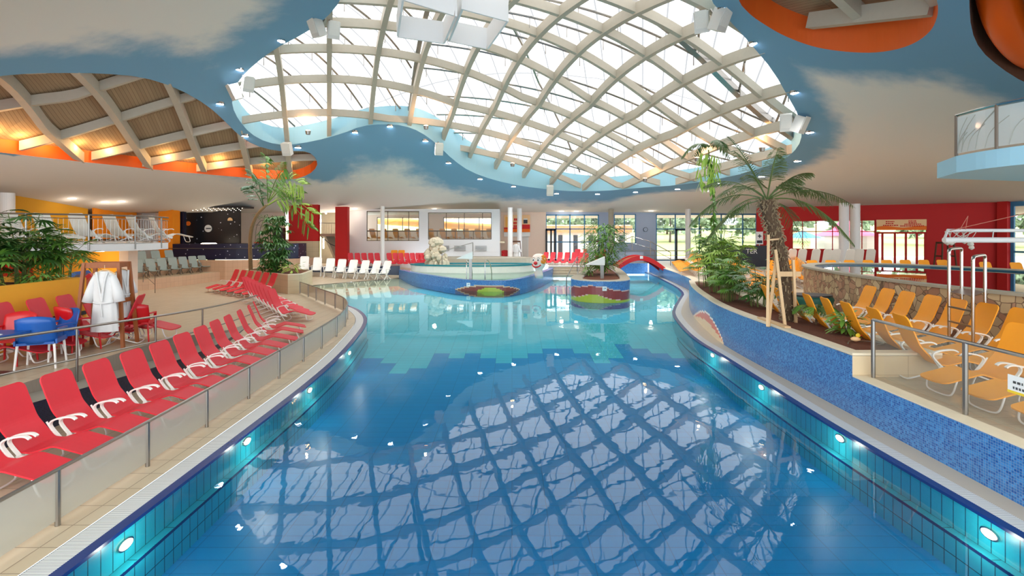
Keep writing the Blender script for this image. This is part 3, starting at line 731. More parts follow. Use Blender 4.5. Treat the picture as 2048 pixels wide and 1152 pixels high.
for uu,t in ((.27,'~'),(.72,'~')):
    u=lerp(q0,q1,uu)
    b=MB(); rr=random.Random(int(uu*99))
    for w_,zf in (((.45,.80),(.45,.62),(.75,.44)) if uu<.5 else ((.4,.84),(.4,.68),(.85,.54),(1.3,.38))):
        x=u-w_/2
        while x<u+w_/2:
            l=rr.uniform(.05,.11); zz=lerp(zb0,zb1,zf); b.quad(RP_(x,zz-.035,.07),RP_(x+l,zz-.035,.07),RP_(x+l,zz+.04,.07),RP_(x,zz+.04,.07)); x+=l+.03
    b.build('faint_lettering','poster_red',ban)
# blue framed glazing at far right
B0,B1=(31.1,32.3),(34.,20.)
panelwall('wall_right_blue','blue_frame',B0,B1,.6,ZT,[(.35,12.4,.67,4.95)],.2)
window(B0,B1,.35,12.4,.67,4.95,[2.9,5.4,7.9,10.4],[2.0],'blue_frame',.12)
bx('wall_right_pillar','red_wall',(30.95,32.2,2.9),(.5,.5,4.5),.4); struct(COL.objects['wall_right_pillar'])
# left walls
panelwall('wall_left','gold_wall',(-26.,-1.5),(-26.,31.4),-.2,6.6,[],.2)
bx('wall_left_vent','black_plastic',(-25.85,25.4,4.75),(.1,2.2,.7)); struct(COL.objects['wall_left_vent'])  # dark window in the gold wall, built as a flat black box
b=MB(); b.box((-25.7,33.2,4.0),(.1,3.6,2.4)); struct(b.build('door_left_red','orange_wall'))
panelwall('wall_left_cream','cream_wall',(-32.,36.),(-24.3,36.),-.1,5.3,[(5.9,6.9,1.4,4.8)],.2)
# bright daylight slot behind
window((-32.,36.),(-24.3,36.),5.9,6.9,1.4,4.8,[],[2.9],'white_metal',.05,'curtain')
bx('wall_left_column_orange','orange_wall',(-24.1+.55,35.2,3.2),(.95,.8,3.95)); struct(COL.objects['wall_left_column_orange'])
panelwall('wall_left_end','yellow_wall',(-26.,31.4),(-30,36.),-.2,6.,[],.1)
# pink tiled base behind tiers and stage
b=MB(); b.wall([(-26,34.6),(-22,34.2),(-19,33.9),(-16,34.6),(-14.6,36.6),(-14.5,38.5)],0.,1.37); struct(b.build('wall_tier_base','pink_tiles'))
panelwall('wall_behind_stage','cream_wall',(-24,40.),(-16.,40.),1.3,5.3,[(6.2,7.4,2.6,4.9)],.2)
window((-24,40.),(-16.,40.),6.2,7.4,2.6,4.9,[],[3.3],'bronze_frame',.05)
panelwall('wall_red_panel','red_wall',(-16.8,38.5),(-14.55,38.5),2.55,5.3,[],.3); panelwall('wall_stone_panel','stone_tiles',(-16.8,38.48),(-14.55,38.48),0.,2.55,[],.3)
bx('wall_red_pillar','red_wall',(-13.25,40,2.9),(.95,.5,4.6)); struct(COL.objects['wall_red_pillar'])
panelwall('wall_stairwell','concrete',(-16,43.),(-12.4,43.),0,5.3,[],.2)
# ================= COLUMNS =================
def column(px,D,z0,z1,r,m,label):
    x=(px-F)/F*D; t=thing('column',label,'column',(x,D,z0))
    b=MB(); b.lathe([(r,0),(r,z1-z0)],n=24); b.build('shaft',m,t,smooth=False)
    b=MB(); b.lathe([(r*1.25,0),(r*1.25,.12),(r*1.02,.14)],n=24); b.build('base_ring','steel' if D<60 else m,t)
column(765,39.,.5,5.2,.16,'white_metal','slender white round column before the back window wall')
column(1020.5,41.,.67,5.2,.2,'white_metal','left of two white columns in front of the poster')
column(1039,42.5,.67,5.2,.2,'white_metal','right of two white columns in front of the poster')
column(1222,44.,.67,5.2,.22,'concrete','grey column beside the window behind the planted island')
column(1376,43,.67,5.2,.22,'white_metal','white column by the glass door behind the red bridge')
column(1710,34.,.67,5.1,.3,'white_metal','tall white round column behind the raised stone pool')
column(1688,33.,.67,5.1,.28,'white_wall','thick white column beside the red wall windows')
column(14,25.2,-.0,5.15,.30,'white_wall','thick white column rising behind the left balcony')
# ================= OUTSIDE =================
o=surf('floor_lawn_outside','grass',[(-90,52),(200,52),(260,260),(-260,260)],(),lambda x,y:.3+max(0,(y-62))*.035,step=25); struct(o)
o=surf('floor_terrace_outside','paving',[(-30,50.3),(60,46.3),(60,60),(-30,60)],(),.42); struct(o)
o=surf('floor_terrace_right','paving',[(34.2,-1),(90,-1),(90,46),(24,46.3),(20,41),(31.5,33.3)],(),.5); struct(o)
def blobtree(name,loc,h,r,label,group,n=240):
    rr=random.Random(int(loc[0]*7+loc[1]*3)); t=thing(name,label,'tree',loc,0,group)
    b=MB(); b.tube([(0,0,0),(.1,0,h*.5),(0,.1,h*.8)],[.03*h,.02*h,.01*h],8); b.build('trunk','trunk',t)
    b=MB()
    for i in range(n):
        a=rr.uniform(0,2*PI); e=rr.uniform(-.7,1.4); q=r*(.45+.55*rr.random()); c=Vector((math.cos(a)*math.cos(e)*q,math.sin(a)*math.cos(e)*q,h*.62+math.sin(e)*q*1.05))
        s=r*.17; 
        for k in range(3):
            u=Vector((rr.uniform(-1,1),rr.uniform(-1,1),rr.uniform(-1,1))).normalized(); v=u.orthogonal()*s*.6; w=u*s
            b.poly([c+w*0-v,c+w,c+v,c-w*.9])
    b.build('crown','tree_leaf',t); return t
tx=[(6,100,7,4),(14,96,8,4.6),(22,104,8,5),(29,94,7,4.2),(36,98,8.5,5),(44,92,7.5,4.5),(52,96,9,5.2),(60,90,8,4.6),(68,84,7,4),(78,80,8,4.6),(88,76,8,4.5),(15,130,9,6),(40,132,10,7),(66,126,10,7),(90,110,10,7),(110,96,9,6)]
for i,(x,y,h,r) in enumerate(tx): blobtree('tree',(x,y,.3+max(0,y-62)*.035-.3),h,r,'leafy green tree on the lawn beyond the glass, %s from the left'%ORD[i],'trees outside on the lawn')
# pavilion building seen through left facade window
t=thing('building','low white building with orange fascia outside the left glass front','building',(8.5,60,.3))
b=MB(); b.box((0,3,1.9),(11,5,3.8)); b.build('wall_panel','building_white',t)
b=MB(); b.box((0,.3,3.3),(11.2,.6,.8)); b.build('roof_fascia','building_orange',t)
for i in range(6):
    b=MB(); b.box((-4.6+i*1.8,.4,1.4),(.5,.1,2.4)); b.build('window_strip','dark_panel',t)
# round tent with pointed pink roof and parasols
def tent(x,y,r,h,m,label,z0=.5):
    t=thing('tent',label,'tent',(x,y,z0)); b=MB(); b.lathe([(r,h*.52),(r*.35,h*.66),(r*.08,h*.95),(.03,h)],n=16); b.build('roof',m,t)
    b=MB(); b.lathe([(r*.93,0),(r*.93,h*.53)],n=16); b.build('side_wall','building_white',t)
    return t
tent(36.5,56,3.6,4.9,'tent_pink','white pavilion with pointed pink roof outside the red wall window',.3)
for x,y,m,l in ((31.2,55,'tent_blue','blue parasol outside left of the pink pavilion'),(60,48,'building_white','large white parasol on the terrace outside the right glazing')):
    t=thing('parasol',l,'parasol',(x,y,.4)); b=MB(); b.lathe([(1.9,2.2),(1.0,2.6),(.05,3.0)],n=8); b.build('canopy',m,t); b=MB(); b.tube([(0,0,0),(0,0,2.9)],.04); b.build('pole','white_metal',t)
t=thing('building','white house with flat roof outside the far right glazing','building',(74,52,.4)); b=MB(); b.box((0,0,4),(16,8,8)); b.build('wall_panel','building_white',t)
b=MB(); b.box((0,-4.1,6.2),(15,.1,.8)); b.build('window_strip','dark_panel',t)
b=MB(); 
for i in range(26): b.box((-8+i*.62,-5,1.2),(.34,.06,2.3))
t=thing('wooden_fence','brown wooden board fence on the terrace outside the far right glazing','fence',(66,45,.45)); b.build('boards','wood_brown',t)
# ================= LIGHT =================
w=bpy.data.worlds.new('sky'); sc.world=w; w.use_nodes=True; nt=w.node_tree; bg=nt.nodes['Background']
tc=nt.nodes.new('ShaderNodeTexCoord'); sp=nt.nodes.new('ShaderNodeSeparateXYZ'); nt.links.new(tc.outputs['Generated'],sp.inputs[0])
cr=nt.nodes.new('ShaderNodeValToRGB'); nt.links.new(sp.outputs['Z'],cr.inputs[0]); e=cr.color_ramp.elements
e[0].position=0; e[0].color=(.62,.72,.82,1); e[1].position=.35; e[1].color=(1.,1.,1.,1); nt.links.new(cr.outputs[0],bg.inputs[0]); bg.inputs[1].default_value=SKY=4.6
def light(kind,loc,energy,col=(1,1,1),rot=(0,0,0),size=.2,spot=None,name='light'):
    l=bpy.data.lights.new(name,kind); l.energy=energy; l.color=col
    if kind=='AREA': l.size=size
    else: l.shadow_soft_size=size
    if spot: l.spot_size=spot; l.spot_blend=.6
    o=bpy.data.objects.new(name,l); COL.objects.link(o); o.location=loc; o.rotation_euler=rot; return o
SP=[(625,43),(562,82),(479,140),(440,208),(490,272),(596,295),(710,265),(780,253),(851,282),(897,326),(960,358),(1027,373),(1113,387),(1195,388),(1271,384),(1355,378),(1435,366),(1523,353),(1595,322),(1620,265),(1590,186),(1508,88),(1445,19)]
sp0=None
for i,(px,py) in enumerate(SP):
    x,y=C(px,py); x2,y2=x,y
    lab='small round ceiling spotlight, %s along the skylight edge from upper left'%ORD[i]
    if sp0 is None:
        sp0=thing('ceiling_spotlight',lab,'ceiling light',(x,y,zc(x,y)),0,'spotlights around the skylight')
        b=MB(); b.lathe([(.2,-.02),(.2,.1),(.15,.1)],n=20); b.build('ring','chrome',sp0)
        b=MB(); b.lathe([(.165,-.03),(.165,0)],n=20); b.build('lens','lamp_white',sp0)
    else: dup(sp0,(x,y,zc(x,y)),0,lab)
    light('SPOT',(x,y,zc(x,y)-.04),520,(.93,.95,1),(0,0,0),.08,R(130),'spotlight_beam')
# speakers at the rim
def speakers(px,py,D,label,rz):
    p=at(px,py,D); t=thing('loudspeaker',label,'loudspeaker',p,rz); t.scale=(1.45,)*3
    b=MB(); M=Matrix.Rotation(R(25),3,'X')
    b.box((0,0,0),(.34,.30,.5),0,M); b.build('cabinet','speaker_white',t)
    b=MB(); b.box((0,-.17,0),(.28,.02,.42),0,M); b.build('grille','mesh_sling',t)
    b=MB(); b.tube([(0,.1,.1),(0,.25,.35)],.03); b.build('bracket','steel',t)
for px,py,rz,l in ((634,56,-.6,'white loudspeaker hung left at the upper left skylight edge'),(667,60,.5,'white loudspeaker hung right at the upper left skylight edge'),(470,184,-.8,'white loudspeaker low at the left tip of the skylight'),(496,168,.7,'white loudspeaker above the left tip of the skylight'),
  (574,298,0,'white loudspeaker beneath the skylight edge above the feathery tree'),(878,298,.3,'white loudspeaker at the skylight edge left of centre'),(1100,381,0,'white loudspeaker at the far middle of the skylight edge'),
  (1404,44,-.5,'left of two white loudspeakers at the upper right skylight edge'),(1440,40,.6,'right of two white loudspeakers at the upper right skylight edge'),(1572,245,-.5,'left of two white loudspeakers at the right skylight tip'),(1600,249,.6,'right of two white loudspeakers at the right skylight tip'),(1410,372,0,'white loudspeaker at the skylight edge behind the palm')):
    x,D=C(px,py); speakers(px,py,D-.7,l,rz)
# warm floodlights on the beams
for i,(px,py,D) in enumerate(((616,262,15.5),(852,252,17.5),(1025,327,22),(1290,357,24.5),(1394,316,21.5),(1524,295,18.5))):
    D=Yc(px,py)*.97; p=at(px,py,D); t=thing('beam_floodlight','small warm floodlight on the roof beams, %s from the left'%ORD[i],'floodlight',p,0,'warm floodlights on the beams')
    b=MB(); b.lathe([(.12,-.2),(.16,0)],n=12); b.build('housing','steel',t); b=MB(); b.lathe([(.14,.0),(.11,.04)],n=12); b.build('lamp','lamp_warm',t)
    light('POINT',(p.x,p.y-.2,p.z+.45),70,(1,.55,.28),size=.06,name='floodlight_glow')
# cove lamps in left vault
for px,py in ((10,305),(60,311),(120,318),(170,324),(225,330),(290,337),(340,341),(385,345),(440,350),(480,353),(530,356),(580,356)):
    x,y=C(px,py); y-=.8; x+=.4; light('POINT',(x,y,zc(x,y)+.32),62,(1,.58,.22),size=.3,name='cove_lamp')
# interior downlights left gallery, warm tubes
for i,(px,py) in enumerate(((153,399),(218,406),(250,405),(712,419),(870,420),(1122,424),(1152,424),(1300,423))):
    x,y=C(px,py); y-=.3
    t=thing('downlight','flat round downlight under the far ceiling, %s from the left'%ORD[i],'ceiling light',(x,y,zc(x,y)-.001),0,'far ceiling downlights'); b=MB(); b.lathe([(.2,-.02),(.2,0)],n=16); b.build('diffuser','panel_light',t)
    light('POINT',(x,y,zc(x,y)-.5),14,(1,.88,.75),size=.15,name='downlight_glow')
for i,(px,py0,py1,D) in enumerate(((652,414,428,42.),(647,476,497,42.),(664,488,505,42.4))):
    a=at(px,py0,D); c=at(px,py1,D); t=thing('tube_lamp','vertical tube lamp in the concrete stairwell, %s from the top'%ORD[i],'lamp',c); b=MB(); b.tube([(0,0,0),(0,0,a.z-c.z)],.07); b.build('tube','lamp_tube',t)
light('POINT',(-14.4,41.6,3.9),90,(1,.9,.75),size=.1,name='stairwell_glow'); light('POINT',(-14.4,41.6,1.6),90,(1,.9,.75),size=.1,name='stairwell_glow')
# under water lamps
UL=[(247,1089),(491,878),(617,774),(697,706),(1983,1068),(1683,874),(1525,771),(1427,709)]
for i,(px,py) in enumerate(UL):
    s=-1 if px<1000 else 1
    L=LEs if s<0 else REs; k=(px-F)/F
    # intersect column with pool wall
    best=None
    for a,c in zip(L,L[1:]):
        fa,fc=a[0]-k*a[1],c[0]-k*c[1]
        if fa*fc<=0: t_=fa/(fa-fc); best=(lerp(a[0],c[0],t_),lerp(a[1],c[1],t_)); break
    x,y=best; z=HC+(HY-py)/F*y
    t=thing('underwater_lamp','oval glowing lamp in the teal pool wall, %s along the %s side'%(ORD[i%4],'left' if s<0 else 'right'),'pool light',(x-s*.01,y,min(z,-.1)),0,'underwater lamps')
    b=MB(); n0=18; b.v=[]; 
    def oval(ry,rz_,d): 
        bb=MB(); P=[(-s*d,ry*math.cos(2*PI*k_/24),rz_*math.sin(2*PI*k_/24)) for k_ in range(24)]; Q_=[(0,p[1],p[2]) for p in P]
        bb.v=P+Q_; bb.f=[tuple(range(24))]+[(k_,(k_+1)%24,24+(k_+1)%24,24+k_) for k_ in range(24)]; return bb
    oval(.115,.062,.02).build('bezel','chrome',t); oval(.09,.045,.03).build('lens','pool_lamp',t)
    light('POINT',(x-s*.3,y,min(z,-.2)),5,(1,.95,.8),size=.05,name='pool_glow')
# ================= LOUNGERS =================
def ribbon(prof,w,th,corner=.09,ends=True,nseg=2):
    """sling following profile (x,z), width w along y, rounded head corners"""
    P=smoothline(prof,nseg); b=MB(); n=len(P); L=[0]
    for a,c in zip(P,P[1:]): L.append(L[-1]+math.hypot(c[0]-a[0],c[1]-a[1]))
    T=L[-1]; k=7; base=0
    for i,(x,z) in enumerate(P):
        d=min(L[i],T-L[i]); hw=w/2
        if ends and d<corner: hw=w/2-corner+math.sqrt(max(0,corner**2-(corner-d)**2))
        if i<n-1: tx,tz=P[i+1][0]-x,P[i+1][1]-z
        l=math.hypot(tx,tz) or 1; nx,nz=-tz/l,tx/l
        for s in (0,1):
            for j in range(k):
                y=-hw+2*hw*j/(k-1); sag=-.012*(1-(2*j/(k-1)-1)**2)
                b.v.append((x+nx*(sag-s*th),y,z+nz*(sag-s*th)))
    for i in range(n-1):
        for j in range(k-1):
            a=i*2*k+j; c=a+2*k; b.f.append((a,a+1,c+1,c)); b.f.append((a+k,c+k,c+k+1,a+k+1))
        for j in (0,k-1):
            a=i*2*k+j; c=a+2*k; b.f.append((a,c,c+k,a+k) if j==0 else (a,a+k,c+k,c))
    b.f.append(tuple(range(0,k))+tuple(range(2*k-1,k-1,-1))); e=(n-1)*2*k; b.f.append(tuple(e+q for q in range(k-1,-1,-1))+tuple(e+k+q for q in range(k)))
    return b
def dens(prof,m=6):
    Q=[]
    for a,c in zip(prof,prof[1:]):
        for i in range(m): Q.append((lerp(a[0],c[0],i/m),lerp(a[1],c[1],i/m)))
    return Q+[prof[-1]]
PROF=[(-.47,1.10),(-.40,.92),(-.28,.62),(-.12,.42),(0,.31),(.12,.30),(.42,.40),(.52,.395),(.98,.24)]
def make_lounger(slingm,label,group,W=.53,detail=True):
    t=thing('sun_lounger',label,'sun lounger',(0,0,0),0,group)
    P=[(-.47,1.10),(-.44,1.03)]+dens([(-.44,1.03),(-.27,.60),(-.02,.31),(.12,.295),(.42,.39)],3)[1:]+dens([(.42,.39),(.95,.25)],3)[1:]+[(1.0,.235)]
    ribbon(P,W,.022,.1).build('sling',slingm,t,smooth=False)
    hw=W/2-.01
    if not detail:
        b=MB()
        for s in (-1,1):
            b.tube([(-.28,s*hw,.6),(.15,s*hw,0)],.014,5); b.tube([(.9,s*hw,.25),(.92,s*hw,0)],.014,5); b.tube([(-.1,s*(hw+.03),.52),(.22,s*(hw+.03),.55)],.018,5); b.tube([(.12,s*hw,.28),(-.4,s*hw,0)],.014,5)
        b.build('frame','white_metal',t); return t
    # legs: loop at foot
    b=MB(); b.tube(smoothline([(.80,-hw,.27),(.86,-hw,.08),(.87,-hw+.08,.02),(.87,hw-.08,.02),(.86,hw,.08),(.80,hw,.27)],2),.013,7); b.build('front_leg','white_metal',t)
    b=MB(); b.tube(smoothline([(.25,-hw-.02,.30),(-.42,-hw-.02,.05),(-.47,-hw+.05,.02),(-.47,hw-.05,.02),(-.42,hw+.02,.05),(.25,hw+.02,.30)],2),.013,7); b.build('rear_leg','white_metal',t)
    b=MB(); b.tube(smoothline([(-.16,-hw-.03,.50),(.10,-hw-.03,.08),(.12,-hw+.05,.02),(.12,hw-.05,.02),(.10,hw+.03,.08),(-.16,hw+.03,.50)],2),.013,7); b.build('middle_leg','white_metal',t)
    for s in (-1,1):
        y=s*(hw+.045)
        b=MB()
        b.tube(smoothline([(.02,y,.29),(-.10,y,.40),(-.14,y,.47),(-.08,y,.53),(.12,y,.57),(.22,y,.565),(.26,y,.53)],2),[.02]*1+[.02]*0 or .017,7) if False else None
        pts=smoothline([(.02,y,.27),(-.08,y,.38),(-.13,y,.46),(-.08,y,.525),(.10,y,.565),(.20,y,.565),(.25,y,.53)],2)
        for q,r_ in zip(pts,pts[1:]): b.bar(q,r_,.045,.022)
        ar=b.build('armrest','white_plastic',t)
        b=MB(); b.bar((-.02,y-.0,.27),(.20,y,.20),.03,.04); b.bar((-.0,y-s*.045,.25),(.2,y-s*.045,.18),.03,.04); b.build('hinge_bracket','white_plastic',ar)
    return t
def place(x,y,z,yaw,label,src,group=None,scale=1.):
    if not src.get('used'):
        src['used']=1; src.location=(x,y,z); src.rotation_euler=(0,0,yaw); src.scale=(scale,)*3; src['label']=label
        if group: src['group']=group
        return src
    r=dup(src,(x,y,z),yaw,label,group,scale); return r
def cleanused():
    for o in COL.objects:
        if 'used' in o: del o['used']
def zleft(x,y):
    kx=interp(y,[(p[1],p[0]) for p in KB])
    if x<kx and y<18: return zup(x,y)
    return zbeach(x,y)
red=make_lounger('red_sling','x','red')
YEL=make_lounger('yellow_sling','x','y')
REDF=make_lounger('red_sling','x','y',.46,detail=False); YELF=make_lounger('yellow_sling','x','y',detail=False); WHF=make_lounger('mesh_sling','x','y',.31); WHB=make_lounger('mesh_sling','x','y',.62)
g='red loungers in the long row behind the left glass rail'
rows=[(5.35,-6.95),(6.05,-6.95),(6.75,-6.95),(7.46,-6.9),(8.14,-6.85),(8.88,-6.82),(9.6,-6.82),(10.4,-6.9),(11.2,-7.0),(12.0,-7.14),(12.75,-7.25),(13.6,-7.4),(14.5,-7.6),(15.3,-7.85)]
for i,(D,hx) in enumerate(rows[1:]):
    yw=R(28)*min(1,max(0,(D-10.5)/4.8)); c=D+.27
    place(hx+.47*math.cos(yw),c+.47*math.sin(yw),0,yw,'red lounger, %s from the camera in the row behind the left glass rail'%ORD[i],red,g)
g='red loungers against the yellow planter wall'
for i,(D,hx) in enumerate([(9.5,-10.35),(10.15,-10.3),(10.85,-10.25),(11.55,-10.25),(12.25,-10.3)]):
    place(hx+.46,D+.22,zup(0,D),R(10),'red lounger, %s from the left, head against the yellow planter wall'%ORD[i],red,g,.99)
place(-8.95,11.6,.68,R(200),'red lounger seen from behind, right of the wooden robe rack',red,'x')
place(-9.1,12.3,.66,R(5),'red lounger lying behind the wooden robe rack',red,'x')
for o in COL.objects:
    if o.get('group')=='x' : del o['group']
g='six red loungers in front of the tree planter'
for i in range(6):
    t=i/5; fx,fy=lerp(-16.2,-12.9,t),lerp(27.2,24.6,t); yw=math.atan2(-.785,-.62)
    place(fx-math.cos(yw)*.95*1.1,fy-math.sin(yw)*.95*1.1,0,yw,'red lounger facing the camera, %s from left in the group before the tree planter'%ORD[i],red,g,1.05)
g='red loungers seen from behind in the slanting row'
for i in range(8):
    t=i/7; place(lerp(-8.25,-11.9,t),lerp(18.6,23.7,t),0,R(0-4*t),'red lounger with back to us, %s from the front in the slanting middle row'%ORD[i],red,g,1.05)
g='red loungers before the white back wall'
for i,px in enumerate([702,716,729,742.5,755,779,791,802,814,825,836,845,853]):
    D=40.3; place((px-F)/F*D+.25,D-.7,.62,R(-60),'red lounger, %s from the left before the white back wall'%ORD[i],REDF,g,.9)
g='red loungers by the left glass front'
for i in range(9):
    place(lerp(2.6,7.0,i/8),lerp(40.6,39.6,i/8),.67,R(-112),'red lounger, %s from the left below the left glass front'%ORD[i],REDF,g,.88)
for i in range(4):
    place(lerp(5.3,7.4,i/3),42.2,.67,R(-112),'red lounger, %s in the rear row near the left glass front'%ORD[i],REDF,'rear red loungers by the left glass front',1.05)
# yellow front rows
g='yellow loungers along the raised stone pool'
for i,D in enumerate([13.6,12.95,12.3,11.55,10.9,10.2,9.5,8.8,8.1]):
    place(9.5-.33,D+.2,.67,R(180-6),'yellow lounger, %s from the far end of the row along the stone pool'%ORD[i],YEL,g)
g='yellow loungers with heads against the plant bed'
for i,D in enumerate([13.85,13.2,12.5,11.8,11.1,10.4,9.6,8.8]):
    place(6.72+.55+(.08 if i<7 else 0),D+.1,.67,R(-12),'yellow lounger with head at the plant bed, %s from the far end'%ORD[i],YEL,g)
g='yellow loungers right behind the right glass rail'
for i,D in enumerate([8.0,7.25,6.5,5.75]):
    place(7.55,D+.02,.67,R(180),'yellow lounger with feet at the right glass rail, %s from the left'%ORD[i],YEL,g)
# yellow field behind the plants
def field(src,pts,yw,g,phr,s=1.0):
    for i,(x,y) in enumerate(pts): place(x,y,.67,yw,'yellow lounger, %s from the front in %s'%(ORD[i],phr),src,g,s)
field(YELF,[(lerp(10.9,13.4,i/11),lerp(30,39.5,i/11)) for i in range(12)],R(168),'yellow loungers along the channel edge','the line along the channel edge',1.05)
field(YELF,[(lerp(13.6,15.6,i/9),lerp(30,38,i/9)) for i in range(10)],R(0),'yellow loungers behind the channel line','the second line from the channel',1.05)
field(YELF,[(lerp(12.8,15.8,i/9),lerp(23.4,29.5,i/9)) for i in range(10)],R(150),'yellow loungers behind the palm','the slanting line behind the palm trunk',1.05)
field(YELF,[(lerp(9.8,12.6,i/8),lerp(21.5,28.0,i/8)) for i in range(9)],R(-25),'yellow loungers behind the leafy bushes','the line hidden behind the leafy bushes',1.05)
field(YELF,[(lerp(13.5,22.5,i/9),lerp(26.0,26.4,i/9)) for i in range(10)],R(-95),'yellow loungers behind the stone pool','the line just behind the stone pool rim',1.0)
field(YELF,[(lerp(23.,28.5,i/5),lerp(24.5,22.5,i/5)) for i in range(6)],R(-95),'yellow loungers before the red wall','the line at the right before the red wall',1.0)
g='pale mesh loungers before the red wall window'
for i,px in enumerate((1585,1605,1632,1655,1672,1700,1722,1745)):
    D=29.5; place((px-F)/F*D,D+.4,.67,R(80 if i<6 else 70),'pale mesh high-backed lounger, %s from the left before the red wall windows'%ORD[i],WHF,g,1.45)
g='white loungers on the left balcony'
for i,(x,y,yw) in enumerate([(-16.9,16.7,200),(-16.2,17.0,195),(-15.6,17.4,185),(-15.0,18.1,-85),(-14.75,19.3,-75),(-14.35,19.9,-60),(-14.0,20.6,-50)]):
    place(x,y,2.79,R(-yw if yw<0 else yw-180-10),'white mesh lounger, %s from the left behind the balcony railing'%ORD[i],WHB,g,.98)
# far yellow in gallery behind windows
g='yellow loungers in the gallery'
for i in range(12):
    place(-12.6+i*.98,43.2,2.475,R(78),'yellow lounger in the gallery behind the back windows, %s from the left'%ORD[i],YELF,g,.95)
place(-9.6,41.3,.67,R(-90),'yellow lounger leaning on the white back wall behind the red row',YELF); place(-9.0,41.3,.67,R(-90),'second yellow lounger leaning on the white back wall, right of its twin',YELF)
# ---- white plastic recliners
def make_recliner(mname,cat,label,leg='white_plastic'):
    t=thing('recliner_chair',label,cat,(0,0,0))
    ribbon([(-.42,1.12),(-.40,1.05)]+dens([(-.40,1.05),(-.02,.36)],4)[1:],.5,.03,.08,nseg=1).build('backrest',mname,t)
    ribbon(dens([(0.0,.36),(.42,.42)],3)+[(.48,.40)],.5,.03,.04,nseg=1).build('seat',mname,t)
    for s in (-1,1):
        b=MB(); b.bar((-.22,s*.28,.62),(.30,s*.28,.62),.05,.03); b.bar((.28,s*.28,.61),(.12,s*.28,.0),.035,.035); b.build('armrest',leg,t)
        b=MB(); b.bar((-.12,s*.25,.55),(.42,s*.25,.0),.035,.035); b.build('leg',leg,t)
        b=MB(); b.bar((.35,s*.24,.40),(-.30,s*.24,.0),.035,.035); b.build('leg',leg,t)
    return t
wr_=make_recliner('white_plastic','chair','x'); gr_=make_recliner('grey_sling','chair','x','steel')
g='white recliners in an arc beside the beach entry'
for i,(px,py) in enumerate([(612,549),(637,547),(662,546),(684,546),(706,546),(729,546),(751,547),(771,548)]):
    D=35.3; x=(px-F)/F*D; yw=R(-90+18-i*5.2); place(x,D-.3,zbeach(x,D)-.0,yw,'white plastic recliner, %s from the left beside the shallow pool entry'%ORD[i],wr_,g,1.12)
b=MB(); b.prism([(-14.6,36.4),(-8.3,37.9),(-8.4,38.5),(-14.9,37.0)],.0,.72); tag(b.build('blue_curb','mosaic_navy'),'low navy tiled curb behind the white recliners','wall')
# tiers
for i,(x0,x1,z) in enumerate([(-30,-20.2,.6),(-30,-21.9,1.0),(-30,-23.3,1.4)]):
    b=MB(); b.prism([(x0,27.3+.9*i),(x1-.6,27.3+.9*i),(x1,28.5+.3*i),(x1+.9-.2*i,34.3),(x1+.9,36),(x0,36)],0 if i==0 else z-.4,z); 
    b2=MB(); P=[(x0,27.3+.9*i),(x1-.6,27.3+.9*i),(x1,28.5+.3*i),(x1+.9-.2*i,34.3),(x1+.9,36)]
    b2.wall(P,0 if i==0 else z-.4,z); struct(b2.build('wall_tier','pink_tiles')); struct(b.build('floor_tier','floor_tiles',loc=(-.01,.01,-.002)))
for r_,(n,x0,y0,x1,y1,z) in enumerate([(9,-21.35,28.4,-20.4,34.9,.6),(6,-23.0,28.2,-22.0,33.0,1.0),(2,-24.3,31.0,-24.0,32.1,1.4)]):
    for i in range(n):
        t=i/max(1,n-1); place(lerp(x0,x1,t),lerp(y0,y1,t),z,R(-38),'grey-green recliner, %s from the left on the %s tiled step'%(ORD[i],['lowest','middle','top'][r_]),gr_,'grey-green recliners on the tiled steps',.95)
# handrails at the tiers
def rail(name,label,pts,h,posts,bars,r=.022,m='steel',glass=None,cat='railing',postr=None,group=None,gz=(.06,.0)):
    """pts: list of (x,y,z) base line"""
    t=thing(name,label,cat,pts[0]); o=Vector(pts[0]); P=[Vector(p)-o for p in pts]
    b=MB(); b.tube([p+Vector((0,0,h)) for p in P],r,8); b.build('handrail',m,t)
    for q in bars: b=MB(); b.tube([p+Vector((0,0,q)) for p in P],r*.7,6); b.build('lower_rail',m,t)
    for i in posts: b=MB(); p=P[i]; b.tube([p,p+Vector((0,0,h))],postr or r*.9,8); b.build('post',m,t)
    if glass:
        for a,c in zip(posts,posts[1:]):
            b=MB()
            for k in range(a,c):
                p,q=P[k],P[k+1]; 
                b.quad(p+Vector((0,0,gz[0])),q+Vector((0,0,gz[0])),q+Vector((0,0,h-.02)),p+Vector((0,0,h-.02)))
            b.build('glass_panel',glass,t)
    return t
# left glass rail
RB=[(-4.93,4.1),(-4.96,5.6),(-4.98,7.0),(-5.02,8.42),(-5.07,9.87),(-5.10,11.2),(-5.17,12.7),(-5.25,14.1),(-5.36,15.7),(-5.65,17.4),(-6.05,18.9),(-6.65,20.3),(-7.45,21.6),(-8.33,22.8),(-9.22,24.1),(-10.1,25.4),(-11.1,26.8)]
RB=[(-4.9,2.7)]+RB
fine=[];pi=[]
for a,c in zip(RB,RB[1:]):
    pi.append(len(fine)); fine+= [(lerp(a[0],c[0],k/4),lerp(a[1],c[1],k/4)) for k in range(4)]
pi.append(len(fine)); fine.append(RB[-1])
# smooth the fine line
for _ in range(3): fine=[fine[0]]+[((fine[i-1][0]+2*fine[i][0]+fine[i+1][0])/4,(fine[i-1][1]+2*fine[i][1]+fine[i+1][1])/4) for i in range(1,len(fine)-1)]+[fine[-1]]
rail('glass_railing','low frosted glass railing with steel posts along the left pool side',[(x,y,0.003) for x,y in fine],.61,pi,[],.022,'steel','frosted_glass',postr=.028)
b=MB(); 
